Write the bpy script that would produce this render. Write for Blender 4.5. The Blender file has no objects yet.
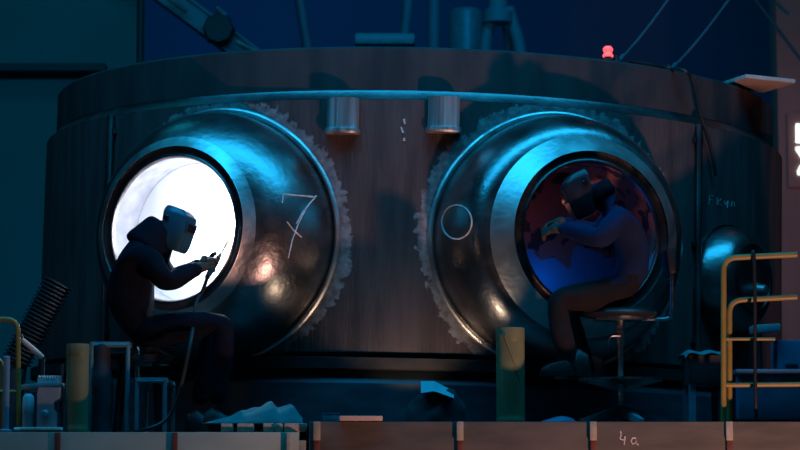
import bpy, bmesh, math, random
from mathutils import Vector, Matrix, noise
from mathutils.bvhtree import BVHTree

random.seed(7)
PI = math.pi
S = bpy.context.scene
C = S.collection
R = math.radians

# ------------------------------------------------------------------ camera
F = 2400.0                                   # focal length in pixels of the 800 px frame
CAM = Vector((0, -16.67, -0.415))
PITCH = math.atan(275 / F)
cd = bpy.data.cameras.new('camera'); cam = bpy.data.objects.new('camera', cd); C.objects.link(cam)
cam.location = CAM; cam.rotation_euler = (PI / 2 + PITCH, 0, 0)
cd.sensor_width = 36; cd.lens = F / 800 * 36; cd.clip_end = 200
cd.dof.use_dof = True; cd.dof.focus_distance = 13.4; cd.dof.aperture_fstop = 3.2
S.camera = cam
S.view_settings.view_transform = 'Standard'; S.view_settings.look = 'None'
S.view_settings.exposure = 0; S.view_settings.gamma = 1
S.view_settings.use_curve_mapping = False
try:
    S.cycles.max_bounces = 8; S.cycles.sample_clamp_indirect = 4; S.cycles.caustics_reflective = False
except Exception:
    pass


def ray(px, py):
    u = (px - 400) / F; v = (225 - py) / F
    cp, sp = math.cos(PITCH), math.sin(PITCH)
    return Vector((u, cp - v * sp, sp + v * cp))


def P(px, py, Y):
    """the point of the place seen at a spot of the photograph, at depth Y"""
    d = ray(px, py)
    return CAM + d * ((Y - CAM.y) / d.y)


def PZ(px, py, z):
    d = ray(px, py)
    return CAM + d * ((z - CAM.z) / d.z)


# ------------------------------------------------------------------ materials
def nt(name):
    m = bpy.data.materials.new(name); m.use_nodes = True
    t = m.node_tree; b = t.nodes['Principled BSDF']
    return m, t, b


def N(t, typ, **kw):
    n = t.nodes.new(typ)
    for k, v in kw.items():
        if k.startswith('i_'):
            n.inputs[k[2:].replace('_', ' ')].default_value = v
        else:
            setattr(n, k, v)
    return n


def math_node(t, op, a, b=None, c=None, clamp=False):
    n = t.nodes.new('ShaderNodeMath'); n.operation = op; n.use_clamp = clamp
    for i, v in enumerate((a, b, c)):
        if v is None:
            continue
        if isinstance(v, (int, float)):
            n.inputs[i].default_value = v
        else:
            t.links.new(v, n.inputs[i])
    return n.outputs[0]


def mix(t, fac, a, b):
    n = t.nodes.new('ShaderNodeMix'); n.data_type = 'RGBA'
    for i, v in ((0, fac), (6, a), (7, b)):
        if isinstance(v, (int, float)):
            n.inputs[i].default_value = v
        elif isinstance(v, tuple):
            n.inputs[i].default_value = (*v[:3], 1)
        else:
            t.links.new(v, n.inputs[i])
    return n.outputs[2]


def ramp(t, src, stops):
    n = t.nodes.new('ShaderNodeValToRGB')
    e = n.color_ramp.elements
    while len(e) < len(stops):
        e.new(0.5)
    for i, (p, c) in enumerate(stops):
        e[i].position = p
        e[i].color = (c, c, c, 1) if isinstance(c, (int, float)) else (*c, 1)
    t.links.new(src, n.inputs[0])
    return n.outputs[0]


def simple(name, c1, c2=None, metallic=0.0, rough=0.6, scale=6.0, bump=0.0, stretch=(1, 1, 1), spec=0.5, detail=4, rvar=0.15):
    m, t, b = nt(name)
    co = N(t, 'ShaderNodeTexCoord'); mp = N(t, 'ShaderNodeMapping'); mp.inputs['Scale'].default_value = stretch
    t.links.new(co.outputs['Object'], mp.inputs[0])
    nz = N(t, 'ShaderNodeTexNoise'); nz.inputs['Scale'].default_value = scale; nz.inputs['Detail'].default_value = detail
    t.links.new(mp.outputs[0], nz.inputs[0])
    c2 = c2 or tuple(x * 0.7 for x in c1)
    f = ramp(t, nz.outputs[0], [(0.35, 0.0), (0.65, 1.0)])
    t.links.new(mix(t, f, c1, c2), b.inputs['Base Color'])
    b.inputs['Metallic'].default_value = metallic
    b.inputs['Specular IOR Level'].default_value = spec
    rr = math_node(t, 'MULTIPLY_ADD', nz.outputs[0], rvar * 2, rough - rvar, clamp=True)
    t.links.new(rr, b.inputs['Roughness'])
    if bump:
        bn = N(t, 'ShaderNodeBump'); bn.inputs['Strength'].default_value = bump; bn.inputs['Distance'].default_value = 0.02
        t.links.new(nz.outputs[0], bn.inputs['Height']); t.links.new(bn.outputs[0], b.inputs['Normal'])
    return m


def emit(name, col, strength):
    m, t, b = nt(name)
    b.inputs['Base Color'].default_value = (*col, 1)
    b.inputs['Emission Color'].default_value = (*col, 1); b.inputs['Emission Strength'].default_value = strength
    return m


# ------------------------------------------------------------------ mesh building
class MB:
    def __init__(s):
        s.bm = bmesh.new()

    def box(s, c, size, rot=None, bevel=0.0):
        r = bmesh.ops.create_cube(s.bm, size=1)
        M = Matrix.Translation(Vector(c)) @ (rot.to_4x4() if rot is not None else Matrix()) @ Matrix.Diagonal((*size, 1))
        bmesh.ops.transform(s.bm, matrix=M, verts=r['verts'])
        if bevel:
            es = list({e for v in r['verts'] for e in v.link_edges})
            bmesh.ops.bevel(s.bm, geom=es, offset=bevel, segments=2, affect='EDGES', profile=0.6)
        return s

    def tube(s, pts, rad, seg=12, cap=True):
        pts = [Vector(p) for p in pts]
        rads = rad if isinstance(rad, (list, tuple)) else [rad] * len(pts)
        rings = []
        prev = None
        for i, p in enumerate(pts):
            d = (pts[min(i + 1, len(pts) - 1)] - pts[max(i - 1, 0)]).normalized()
            if prev is None:
                ref = Vector((0, 0, 1)) if abs(d.z) < 0.9 else Vector((1, 0, 0))
                x = d.cross(ref).normalized()
            else:
                x = (prev - d * prev.dot(d)).normalized()
            prev = x
            y = d.cross(x)
            rings.append([s.bm.verts.new(p + (x * math.cos(a) + y * math.sin(a)) * rads[i]) for a in [2 * PI * k / seg for k in range(seg)]])
        for a, b in zip(rings, rings[1:]):
            for k in range(seg):
                s.bm.faces.new((a[k], a[(k + 1) % seg], b[(k + 1) % seg], b[k]))
        if cap:
            s.bm.faces.new(rings[0][::-1]); s.bm.faces.new(rings[-1])
        return s

    def lathe(s, prof, c=(0, 0, 0), seg=32, M=None, closed=False):
        """prof: (radius, height) pairs about the z axis"""
        c = Vector(c); rings = []
        for r, z in prof:
            ring = []
            for k in range(seg):
                a = 2 * PI * k / seg
                v = Vector((r * math.cos(a), r * math.sin(a), z))
                if M is not None:
                    v = M @ v
                ring.append(s.bm.verts.new(v + c))
            rings.append(ring)
        pairs = list(zip(rings, rings[1:])) + ([(rings[-1], rings[0])] if closed else [])
        for a, b in pairs:
            for k in range(seg):
                s.bm.faces.new((a[k], a[(k + 1) % seg], b[(k + 1) % seg], b[k]))
        if not closed:
            if prof[0][0] > 1e-5:
                s.bm.faces.new(rings[0][::-1])
            if prof[-1][0] > 1e-5:
                s.bm.faces.new(rings[-1])
        return s

    def prism(s, poly, depth, M):
        """extrude a 2D outline by depth, placed by matrix M"""
        a = [s.bm.verts.new(M @ Vector((x, y, 0))) for x, y in poly]
        b = [s.bm.verts.new(M @ Vector((x, y, depth))) for x, y in poly]
        n = len(poly)
        s.bm.faces.new(a[::-1]); s.bm.faces.new(b)
        for k in range(n):
            s.bm.faces.new((a[k], a[(k + 1) % n], b[(k + 1) % n], b[k]))
        return s

    def loft(s, rings, cap=True):
        vs = [[s.bm.verts.new(Vector(p)) for p in r] for r in rings]
        n = len(vs[0])
        for a, b in zip(vs, vs[1:]):
            for k in range(n):
                s.bm.faces.new((a[k], a[(k + 1) % n], b[(k + 1) % n], b[k]))
        if cap:
            s.bm.faces.new(vs[0][::-1]); s.bm.faces.new(vs[-1])
        return s

    def build(s, name, m, parent=None, smooth=True, angle=40):
        bmesh.ops.remove_doubles(s.bm, verts=s.bm.verts, dist=1e-5)
        bmesh.ops.recalc_face_normals(s.bm, faces=s.bm.faces)
        if smooth:
            for f in s.bm.faces:
                f.smooth = True
            for e in s.bm.edges:
                if len(e.link_faces) == 2 and e.calc_face_angle() > R(angle):
                    e.smooth = False
        me = bpy.data.meshes.new(name); s.bm.to_mesh(me); s.bm.free()
        o = bpy.data.objects.new(name, me); C.objects.link(o)
        me.materials.append(m)
        if parent is not None:
            o.parent = parent
        return o


def thing(name, label, cat, loc=(0, 0, 0), group=None, rot=None):
    o = bpy.data.objects.new(name, None); C.objects.link(o); o.location = loc
    o.empty_display_size = 0.1
    if rot:
        o.rotation_euler = rot
    return tag(o, label, cat, group)


def tag(o, label, cat, group=None):
    o['label'] = label; o['category'] = cat
    if group:
        o['group'] = group
    return o


def struct(o):
    o['kind'] = 'structure'
    return o


def bend(pts, rad=0.06, n=6):
    """round the corners of a polyline"""
    pts = [Vector(p) for p in pts]
    out = [pts[0]]
    for a, b, c in zip(pts, pts[1:], pts[2:]):
        d1 = (a - b).normalized(); d2 = (c - b).normalized()
        r = min(rad, (a - b).length * 0.49, (c - b).length * 0.49)
        p1, p2 = b + d1 * r, b + d2 * r
        for k in range(n + 1):
            t = k / n
            out.append(p1 * (1 - t) ** 2 + b * 2 * t * (1 - t) + p2 * t * t)
    out.append(pts[-1])
    return out


def curve(pts, n=8):
    """Catmull-Rom through points"""
    pts = [Vector(p) for p in pts]
    q = [pts[0]] + pts + [pts[-1]]
    out = []
    for i in range(1, len(q) - 2):
        p0, p1, p2, p3 = q[i - 1], q[i], q[i + 1], q[i + 2]
        for k in range(n):
            t = k / n
            out.append(0.5 * ((2 * p1) + (p2 - p0) * t + (2 * p0 - 5 * p1 + 4 * p2 - p3) * t * t + (3 * p1 - p0 - 3 * p2 + p3) * t ** 3))
    out.append(pts[-1])
    return out


# ------------------------------------------------------------------ palette
TILT = R(1.25)
X0 = 0.055
ZN = 1.135                                   # height of the nozzle axes
TH_L, TH_R, TH_S = R(-27.7), R(19.8), R(51)
RB, RF = 2.55, 2.487                         # body and flange radius


def shell_mat():
    m, t, b = nt('mill_scale_steel')
    co = N(t, 'ShaderNodeTexCoord'); pos = co.outputs['Object']
    sep = N(t, 'ShaderNodeSeparateXYZ'); t.links.new(pos, sep.inputs[0])
    mp = N(t, 'ShaderNodeMapping'); mp.inputs['Scale'].default_value = (6, 6, 0.9); t.links.new(pos, mp.inputs[0])
    nz = N(t, 'ShaderNodeTexNoise'); nz.inputs['Scale'].default_value = 1.6; nz.inputs['Detail'].default_value = 8
    t.links.new(mp.outputs[0], nz.inputs[0])
    fine = N(t, 'ShaderNodeTexNoise'); fine.inputs['Scale'].default_value = 9; fine.inputs['Detail'].default_value = 6
    t.links.new(mp.outputs[0], fine.inputs[0])
    iso = N(t, 'ShaderNodeTexNoise'); iso.inputs['Scale'].default_value = 22; iso.inputs['Detail'].default_value = 5
    t.links.new(pos, iso.inputs[0])
    f1 = ramp(t, nz.outputs[0], [(0.35, 0.0), (0.68, 1.0)])
    base = mix(t, f1, (0.062, 0.041, 0.041), (0.118, 0.072, 0.068))
    f2 = ramp(t, fine.outputs[0], [(0.55, 0.0), (0.75, 1.0)])
    base = mix(t, math_node(t, 'MULTIPLY', f2, 0.45), base, (0.11, 0.085, 0.08))
    halo = None
    for th, r0 in ((TH_L, 0.84), (TH_R, 0.855)):
        tx, ty = math.cos(th), math.sin(th)
        a = math_node(t, 'ADD', math_node(t, 'MULTIPLY', sep.outputs[0], tx), math_node(t, 'MULTIPLY', sep.outputs[1], ty))
        fr = math_node(t, 'ADD', math_node(t, 'MULTIPLY', sep.outputs[0], math.sin(th)), math_node(t, 'MULTIPLY', sep.outputs[1], -math.cos(th)))
        bz = math_node(t, 'SUBTRACT', sep.outputs[2], ZN)
        rr = math_node(t, 'SQRT', math_node(t, 'ADD', math_node(t, 'MULTIPLY', a, a), math_node(t, 'MULTIPLY', bz, bz)))
        cx = N(t, 'ShaderNodeCombineXYZ')
        t.links.new(math_node(t, 'DIVIDE', a, rr), cx.inputs[0]); t.links.new(math_node(t, 'DIVIDE', bz, rr), cx.inputs[1])
        teeth = N(t, 'ShaderNodeTexNoise'); teeth.inputs['Scale'].default_value = 11; teeth.inputs['Detail'].default_value = 3
        teeth.inputs['Roughness'].default_value = 0.75
        t.links.new(cx.outputs[0], teeth.inputs[0])
        slow = N(t, 'ShaderNodeTexNoise'); slow.inputs['Scale'].default_value = 1.3
        t.links.new(cx.outputs[0], slow.inputs[0])
        lim = math_node(t, 'ADD', math_node(t, 'MULTIPLY_ADD', teeth.outputs[0], 0.07, r0 - 0.035),
                        math_node(t, 'ADD', math_node(t, 'MULTIPLY_ADD', slow.outputs[0], 0.16, -0.08), math_node(t, 'MULTIPLY_ADD', iso.outputs[0], 0.12, -0.06)))
        k = math_node(t, 'MULTIPLY', math_node(t, 'SUBTRACT', lim, rr), 90, clamp=True)
        k = math_node(t, 'MULTIPLY', k, math_node(t, 'GREATER_THAN', fr, 0))
        halo = k if halo is None else math_node(t, 'MAXIMUM', halo, k)
    gr = mix(t, ramp(t, iso.outputs[0], [(0.4, 0.0), (0.65, 1.0)]), (0.22, 0.175, 0.175), (0.40, 0.335, 0.33))
    t.links.new(mix(t, halo, base, gr), b.inputs['Base Color'])
    b.inputs['Metallic'].default_value = 0.35
    t.links.new(math_node(t, 'MULTIPLY_ADD', halo, 0.35, 0.0), b.inputs['Metallic'])
    b.inputs['Specular IOR Level'].default_value = 0.2
    r1 = math_node(t, 'MULTIPLY_ADD', nz.outputs[0], 0.4, 0.40)
    r2 = math_node(t, 'MULTIPLY_ADD', halo, -0.18, r1)
    t.links.new(r2, b.inputs['Roughness'])
    bn = N(t, 'ShaderNodeBump'); bn.inputs['Strength'].default_value = 0.35; bn.inputs['Distance'].default_value = 0.02
    t.links.new(mix(t, halo, fine.outputs[0], iso.outputs[0]), bn.inputs['Height']); t.links.new(bn.outputs[0], b.inputs['Normal'])
    return m


def polished(name, c1, c2, rough, scale=3.0):
    m, t, b = nt(name)
    co = N(t, 'ShaderNodeTexCoord')
    nz = N(t, 'ShaderNodeTexNoise'); nz.inputs['Scale'].default_value = scale; nz.inputs['Detail'].default_value = 7
    t.links.new(co.outputs['Object'], nz.inputs[0])
    f = ramp(t, nz.outputs[0], [(0.38, 0.0), (0.62, 1.0)])
    t.links.new(mix(t, f, c1, c2), b.inputs['Base Color'])
    b.inputs['Metallic'].default_value = 1.0
    t.links.new(math_node(t, 'MULTIPLY_ADD', nz.outputs[0], 0.34, rough - 0.17, clamp=True), b.inputs['Roughness'])
    f2 = N(t, 'ShaderNodeTexNoise'); f2.inputs['Scale'].default_value = 26; f2.inputs['Detail'].default_value = 4
    t.links.new(co.outputs['Object'], f2.inputs[0])
    bn = N(t, 'ShaderNodeBump'); bn.inputs['Strength'].default_value = 0.22; bn.inputs['Distance'].default_value = 0.012
    t.links.new(f2.outputs[0], bn.inputs['Height']); t.links.new(bn.outputs[0], b.inputs['Normal'])
    return m


M = {
    'shell': shell_mat(),
    'flange': simple('rusty_flange_steel', (0.040, 0.030, 0.032), (0.075, 0.048, 0.046), 0.0, 0.65, 2.2, 0.25, (3, 3, 0.6), detail=8, spec=0.2),
    'chamfer': polished('turned_steel', (0.14, 0.13, 0.13), (0.22, 0.20, 0.20), 0.42),
    'nozzle': polished('polished_steel', (0.22, 0.205, 0.205), (0.38, 0.355, 0.35), 0.33),
    'band': polished('bright_turned_steel', (0.5, 0.46, 0.45), (0.66, 0.62, 0.60), 0.42, 5),
    'face': polished('dark_machined_steel', (0.10, 0.09, 0.09), (0.17, 0.15, 0.15), 0.35, 4),
    'bore': simple('bore_cladding', (0.30, 0.30, 0.33), (0.20, 0.20, 0.23), 0.2, 0.45, 10, 0.1),
    'plate': simple('white_plug_reflector', (0.85, 0.86, 0.88), (0.75, 0.77, 0.80), 0, 0.8, 5, 0.1),  # white surface added to bounce the arc light and fill the bore
    'lug': simple('lug_steel_reflections', (0.25, 0.21, 0.20), (0.65, 0.56, 0.54), 0.75, 0.40, 7, 0.15, (4, 4, 0.12)),  # pale upright streaks imitate reflections on the curved lug face
    'chalk': simple('white_chalk', (0.75, 0.66, 0.64), (0.45, 0.40, 0.40), 0, 0.95, 40),
    'drum': simple('dark_blue_drum_paint', (0.03, 0.05, 0.065), (0.05, 0.08, 0.10), 0.0, 0.5, 4, 0.1, (1, 1, 3)),
    'gear': simple('gear_steel', (0.028, 0.022, 0.021), (0.04, 0.03, 0.029), 0.0, 0.7, 14, spec=0.2),
    'deck': simple('deck_plate', (0.07, 0.075, 0.08), (0.12, 0.12, 0.12), 0.3, 0.6, 8, 0.1),
    'fascia_r': simple('brown_weathered_steel', (0.085, 0.068, 0.054), (0.13, 0.102, 0.082), 0.05, 0.65, 2.6, 0.25, (1, 1, 4), detail=8),
    'fascia_l': simple('grey_beige_steel', (0.30, 0.33, 0.26), (0.40, 0.43, 0.35), 0.05, 0.6, 2.0, 0.15, (1, 1, 2), detail=8),
    'rib': simple('pale_rib_paint', (0.36, 0.34, 0.29), (0.26, 0.23, 0.19), 0, 0.6, 20),
    'redrib': simple('red_lead_paint', (0.16, 0.04, 0.03), (0.11, 0.035, 0.03), 0, 0.6, 20),
    'jacket': simple('dark_welding_canvas', (0.005, 0.006, 0.011), (0.008, 0.010, 0.017), 0, 0.95, 14, 0.3, spec=0.08),
    'bluejacket': simple('blue_work_jacket', (0.007, 0.015, 0.055), (0.010, 0.020, 0.065), 0, 0.9, 10, 0.35, spec=0.2),
    'trousers': simple('dark_trousers', (0.010, 0.008, 0.009), (0.015, 0.012, 0.013), 0, 0.9, 10, 0.3, spec=0.2),
    'skin': simple('skin', (0.45, 0.26, 0.20), (0.40, 0.22, 0.17), 0, 0.55, 10),
    'mask': simple('grey_blue_mask', (0.012, 0.085, 0.14), (0.010, 0.065, 0.105), 0.0, 0.38, 8),
    'maskd': simple('black_mask_shell', (0.010, 0.010, 0.016), (0.016, 0.016, 0.024), 0.0, 0.45, 8),
    'visor': simple('dark_visor_glass', (0.008, 0.010, 0.014), None, 0, 0.12, 4, rvar=0.03),
    'glove': simple('leather_glove', (0.05, 0.038, 0.03), (0.075, 0.055, 0.043), 0, 0.8, 20, 0.3),
    'boot': simple('black_boot_leather', (0.015, 0.014, 0.014), None, 0, 0.5, 10),
    'rubber': simple('black_rubber', (0.012, 0.012, 0.014), None, 0, 0.5, 10),
    'brass': polished('torch_brass', (0.6, 0.45, 0.25), (0.4, 0.3, 0.18), 0.3),
    'green': simple('olive_green_enamel', (0.16, 0.17, 0.085), (0.21, 0.215, 0.11), 0.0, 0.36, 7, 0.05),
    'teal': simple('teal_tube_paint', (0.06, 0.20, 0.24), (0.09, 0.26, 0.30), 0.1, 0.45, 16),
    'stool': polished('stool_steel', (0.55, 0.50, 0.48), (0.7, 0.64, 0.6), 0.3, 12),
    'seat': simple('black_seat_vinyl', (0.018, 0.018, 0.022), None, 0, 0.4, 10),
    'yellow': simple('yellow_rail_paint', (0.24, 0.165, 0.035), (0.30, 0.20, 0.05), 0.0, 0.5, 14),
    'post': simple('grey_blue_post_paint', (0.16, 0.22, 0.28), (0.2, 0.27, 0.33), 0, 0.5, 10),
    'cloth': simple('teal_cloth', (0.04, 0.17, 0.18), (0.055, 0.21, 0.22), 0, 0.95, 12, 0.4, spec=0.1),
    'rag': simple('pale_teal_rag', (0.14, 0.42, 0.46), (0.18, 0.48, 0.52), 0, 0.95, 12, 0.3, spec=0.1),
    'bag': simple('black_bag_cloth', (0.012, 0.015, 0.02), (0.02, 0.022, 0.028), 0, 0.85, 12, 0.3),
    'brick': simple('pinkish_firebrick', (0.50, 0.36, 0.29), (0.40, 0.28, 0.23), 0, 0.9, 20, 0.3),
    'tray': simple('pink_pale_plank', (0.62, 0.42, 0.35), (0.5, 0.34, 0.29), 0, 0.7, 14, 0.1, (1, 4, 1)),
    'grey': simple('grey_machine_paint', (0.25, 0.26, 0.28), (0.33, 0.34, 0.36), 0, 0.5, 9),
    'white': simple('off_white_plastic', (0.45, 0.50, 0.52), (0.36, 0.42, 0.45), 0, 0.5, 9),
    'dark': simple('dark_iron', (0.03, 0.032, 0.036), (0.045, 0.045, 0.05), 0.3, 0.55, 8),
    'blue': simple('blue_sheet', (0.035, 0.13, 0.22), (0.05, 0.16, 0.26), 0, 0.6, 7, 0.2),
    'rope': simple('steel_rope', (0.09, 0.10, 0.12), (0.06, 0.07, 0.085), 0.3, 0.5, 30),
    'wallteal': simple('dark_teal_wall_paint', (0.05, 0.17, 0.17), (0.06, 0.19, 0.19), 0, 0.8, 0.8),
    'wallnavy': simple('hall_wall', (0.06, 0.09, 0.11), (0.09, 0.12, 0.15), 0, 0.85, 0.35, 0, (1, 1, 0.3)),
    'pillar': simple('brown_red_column', (0.26, 0.12, 0.10), (0.22, 0.105, 0.09), 0, 0.75, 2, 0, (3, 3, 0.5)),
    'floor': simple('concrete_floor', (0.10, 0.10, 0.10), (0.14, 0.14, 0.14), 0, 0.8, 1.5),
    'machine': simple('machine_grey_blue', (0.16, 0.22, 0.26), (0.2, 0.27, 0.32), 0.1, 0.6, 3),
    'rust': simple('rust_plate', (0.30, 0.12, 0.08), (0.38, 0.17, 0.12), 0, 0.7, 5),
    'redlamp': emit('red_lamp_glass', (1.0, 0.10, 0.10), 1.3),
    'sign': emit('lit_sign_white', (0.85, 1.0, 0.95), 1.6),
}


def bore_patch_mat():
    """steel of the right bore, blue below, red with dark blotches above"""
    m, t, b = nt('blotched_bore_steel')
    co = N(t, 'ShaderNodeTexCoord'); sep = N(t, 'ShaderNodeSeparateXYZ'); t.links.new(co.outputs['Object'], sep.inputs[0])
    nz = N(t, 'ShaderNodeTexNoise'); nz.inputs['Scale'].default_value = 6; nz.inputs['Detail'].default_value = 3
    t.links.new(co.outputs['Object'], nz.inputs[0])
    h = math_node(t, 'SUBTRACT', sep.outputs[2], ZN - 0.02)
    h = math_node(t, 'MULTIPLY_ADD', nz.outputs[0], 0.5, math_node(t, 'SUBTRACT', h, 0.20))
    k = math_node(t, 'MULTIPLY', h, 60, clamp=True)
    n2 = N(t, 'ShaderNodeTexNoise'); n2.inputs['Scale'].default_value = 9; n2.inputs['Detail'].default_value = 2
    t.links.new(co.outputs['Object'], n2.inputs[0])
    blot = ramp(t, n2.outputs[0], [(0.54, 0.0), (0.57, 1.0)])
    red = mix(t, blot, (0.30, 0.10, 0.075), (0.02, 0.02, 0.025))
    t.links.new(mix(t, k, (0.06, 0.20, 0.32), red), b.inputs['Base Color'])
    b.inputs['Roughness'].default_value = 0.55
    return m


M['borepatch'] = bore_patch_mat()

# ------------------------------------------------------------------ setting
ZF = -2.4
FLOOR = struct(MB().box((0, 4, ZF - 0.1), (60, 50, 0.2)).build('floor', M['floor'], smooth=False))
struct(MB().box((0, 20.2, 6), (60, 0.4, 16)).build('wall_back', M['wallnavy'], smooth=False))
# teal wall panel behind the vessel on the left, with its ledge
YW = 6.0
a = P(-160, 0, YW); b_ = P(142, 0, YW)
wl = struct(MB().box(((a.x + b_.x) / 2, YW + 0.15, 3.2), (b_.x - a.x, 0.3, 9.6)).build('wall_left', M['wallteal'], smooth=False))
zl = P(50, 71, YW).z
a1 = P(-160, 71, YW); b1 = P(108, 71, YW)
struct(MB().box(((a1.x + b1.x) / 2, YW - 0.12, zl), (b1.x - a1.x, 0.24, 0.07)).build('trim_1', M['dark'], smooth=False))
# brown column on the right, behind the vessel
YC = 4.2
c0 = P(779, 200, YC).x; c1 = P(850, 200, YC).x
struct(MB().box(((c0 + c1) / 2, YC + 0.2, 3.2), (c1 - c0, 0.4, 9.6), bevel=0.03).build('pillar_right', M['pillar']))

# lit sign on the column: white characters, cut by the edge of the view
sg = thing('lit_sign', 'lit white characters of a sign on the brown column', 'sign', P(805, 150, YC - 0.03))
so = sg.location
mb = MB()
mb.box(Vector((0, 0.012, 0)), (0.30, 0.02, 0.66))
mb.build('sign_board', M['pillar'], sg, smooth=False)


def stroke_sign(poly):
    pts = [(P(x, y, YC - 0.03) - so) for x, y in poly]
    M4 = Matrix(((1, 0, 0, 0), (0, 0, 1, -0.022), (0, 1, 0, 0), (0, 0, 0, 1)))
    MB().prism([(p.x, p.z) for p in pts], 0.022, M4).build('letter', M['sign'], sg, smooth=False)


stroke_sign([(795.5, 124), (808, 124), (808, 129), (799.5, 129), (799.5, 137), (808, 137), (808, 143), (795.5, 143)])
stroke_sign([(795.5, 147), (808, 147), (808, 160), (802, 160), (797.5, 153), (795.5, 150)])
stroke_sign([(797, 171), (800, 165), (808, 164), (808, 176), (797.5, 175)])

# ------------------------------------------------------------------ the vessel
vessel = thing('steel_vessel', 'huge round dark steel vessel ring with two open nozzles facing the platform', 'vessel', (X0, 0, 0), rot=(0, TILT, 0))
VM = Matrix.Translation((X0, 0, 0)) @ Matrix.Rotation(TILT, 4, 'Y')
ZB, ZT = 0.425, 1.955
SEG = 192
MB().lathe([(RB, ZB + 0.02), (RB, ZT), (2.15, ZT), (2.15, ZB), (RB - 0.02, ZB)], seg=SEG, closed=True).build('shell', M['shell'], vessel)
SHELL = bpy.data.objects['shell']
MB().lathe([(RB - 0.002, ZT + 0.002), (RF + 0.005, 2.005), (RF, 2.02), (2.15, 2.02), (2.15, ZT + 0.002)], seg=SEG, closed=True).build('weld_chamfer', M['chamfer'], vessel)
MB().lathe([(RF, 2.022), (RF, 2.275), (RF - 0.012, 2.288), (2.10, 2.288), (2.10, 2.022)], seg=SEG, closed=True).build('flange_ring', M['flange'], vessel)


def axis(th):
    return Vector((math.sin(th), -math.cos(th), 0)), Vector((math.cos(th), math.sin(th), 0))


NOZ = {}


def nozzle(th, zc, scale, L, plate_depth, bore_m, plate_m, key, r_neck=0.590, band=0.115, end=86):
    n, tt = axis(th)
    seg = 128

    def ringpts(r, d=None, off=0.0):
        out = []
        for k in range(seg):
            ph = 2 * PI * k / seg
            a, b = r * math.cos(ph), r * math.sin(ph)
            dd = d if d is not None else math.sqrt(RB * RB - a * a) + off
            out.append(n * dd + tt * a + Vector((0, 0, zc + b)))
        return out
    s = scale
    rr0, rr1 = 0.755 * s, r_neck * s
    rings = [ringpts(0.785 * s, None, -0.02), ringpts(0.782 * s, None, 0.012), ringpts(0.768 * s, None, 0.026), ringpts(rr0, None, 0.018)]
    base = ringpts(rr0, None, 0.018)
    dend = L - band * s
    for i in range(1, 13):
        u = i / 12
        # convex flank
        ang = u * R(end)
        fr = (1 - math.cos(ang)) / (1 - math.cos(R(end)))
        fd = math.sin(ang) / math.sin(R(end))
        r = rr0 + (rr1 - rr0) * fr
        ring = []
        for k in range(seg):
            ph = 2 * PI * k / seg
            a, b = r * math.cos(ph), r * math.sin(ph)
            d0 = math.sqrt(RB * RB - (rr0 * math.cos(ph)) ** 2) + 0.018
            ring.append(n * (d0 + (dend - d0) * fd) + tt * a + Vector((0, 0, zc + b)))
        rings.append(ring)
    mb = MB(); mb.loft(rings, cap=False)
    o = mb.build('nozzle', M['nozzle'], vessel)
    bead = []
    for k2 in range(8):
        a2 = 2 * PI * k2 / 8
        bead.append(ringpts((0.776 + 0.014 * math.cos(a2)) * s, None, 0.016 + 0.014 * math.sin(a2)))
    bead.append(bead[0])
    MB().loft(bead, cap=False).build('weld_bead', M['band'], o)
    # chamfer band, recessed face and bore, sub-parts of the nozzle
    MB().loft([ringpts(rr1, dend), ringpts(rr1 + 0.004, dend + 0.006), ringpts(0.493 * s, L - 0.006), ringpts(0.488 * s, L)], cap=False).build('chamfer_band', M['band'], o)
    MB().loft([ringpts(0.488 * s, L), ringpts(0.482 * s, L - 0.012), ringpts(0.445 * s, L - 0.02), ringpts(0.437 * s, L - 0.016), ringpts(0.430 * s, L - 0.006), ringpts(0.424 * s, L - 0.012), ringpts(0.420 * s, L - 0.03)], cap=False).build('face_ring', M['face'], o)
    MB().loft([ringpts(0.420 * s, L - 0.03), ringpts(0.420 * s, L - plate_depth)], cap=False).build('bore', bore_m, o)
    mb = MB()
    mb.loft([ringpts(0.418 * s, L - plate_depth + 0.012), ringpts(0.418 * s, L - plate_depth - 0.01)])
    mb.build('added_plug', plate_m, o, smooth=False)  # added disc closing the bore; the left one is white to catch the arc
    NOZ[key] = (o, n, tt, zc, L)
    return o


nzL = nozzle(TH_L, ZN, 1.0, 3.05, 0.27, M['bore'], M['plate'], 'L', 0.545, 0.05, 70)
nzL['label'] = 'nozzle with the brightly lit bore'
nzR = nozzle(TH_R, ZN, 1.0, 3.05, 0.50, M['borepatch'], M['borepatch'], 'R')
nzR['label'] = 'nozzle with the dark blue bore'


def small_nozzle():
    n, tt = axis(TH_S); seg = 64; zc = 1.00
    def ringpts(r, d=None, off=0.0):
        out = []
        for k in range(seg):
            ph = 2 * PI * k / seg
            a, b = r * math.cos(ph), r * math.sin(ph)
            dd = d if d is not None else math.sqrt(RB * RB - a * a) + off
            out.append(n * dd + tt * a + Vector((0, 0, zc + b)))
        return out
    rings = [ringpts(0.36, None, -0.01), ringpts(0.355, None, 0.02)]
    for i in range(9):
        u = i / 8 * R(80)
        rings.append(ringpts(0.35 - 0.15 * (1 - math.cos(u)), 2.51 + 0.24 * math.sin(u)))
    o = MB().loft(rings, cap=False).build('nozzle', M['nozzle'], vessel)
    o['label'] = 'small nozzle at the right side'
    d = 2.51 + 0.24 * math.sin(R(80)); r = 0.35 - 0.15 * (1 - math.cos(R(80)))
    MB().loft([ringpts(r, d), ringpts(r - 0.03, d + 0.01), ringpts(r - 0.04, d), ringpts(r - 0.045, d - 0.25)]).build('bore', M['face'], o)
    MB().lathe([(0.05, 0), (0.06, 0.02), (0.035, 0.04), (0.03, 0.09), (0, 0.1)], n * (d - 0.03) + tt * 0.05 + Vector((0, 0, zc - 0.06)), 16,
               n.to_track_quat('Z', 'X').to_matrix()).build('glint_stub', M['band'], o)  # bright stub stands in for a glint inside the small bore


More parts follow.
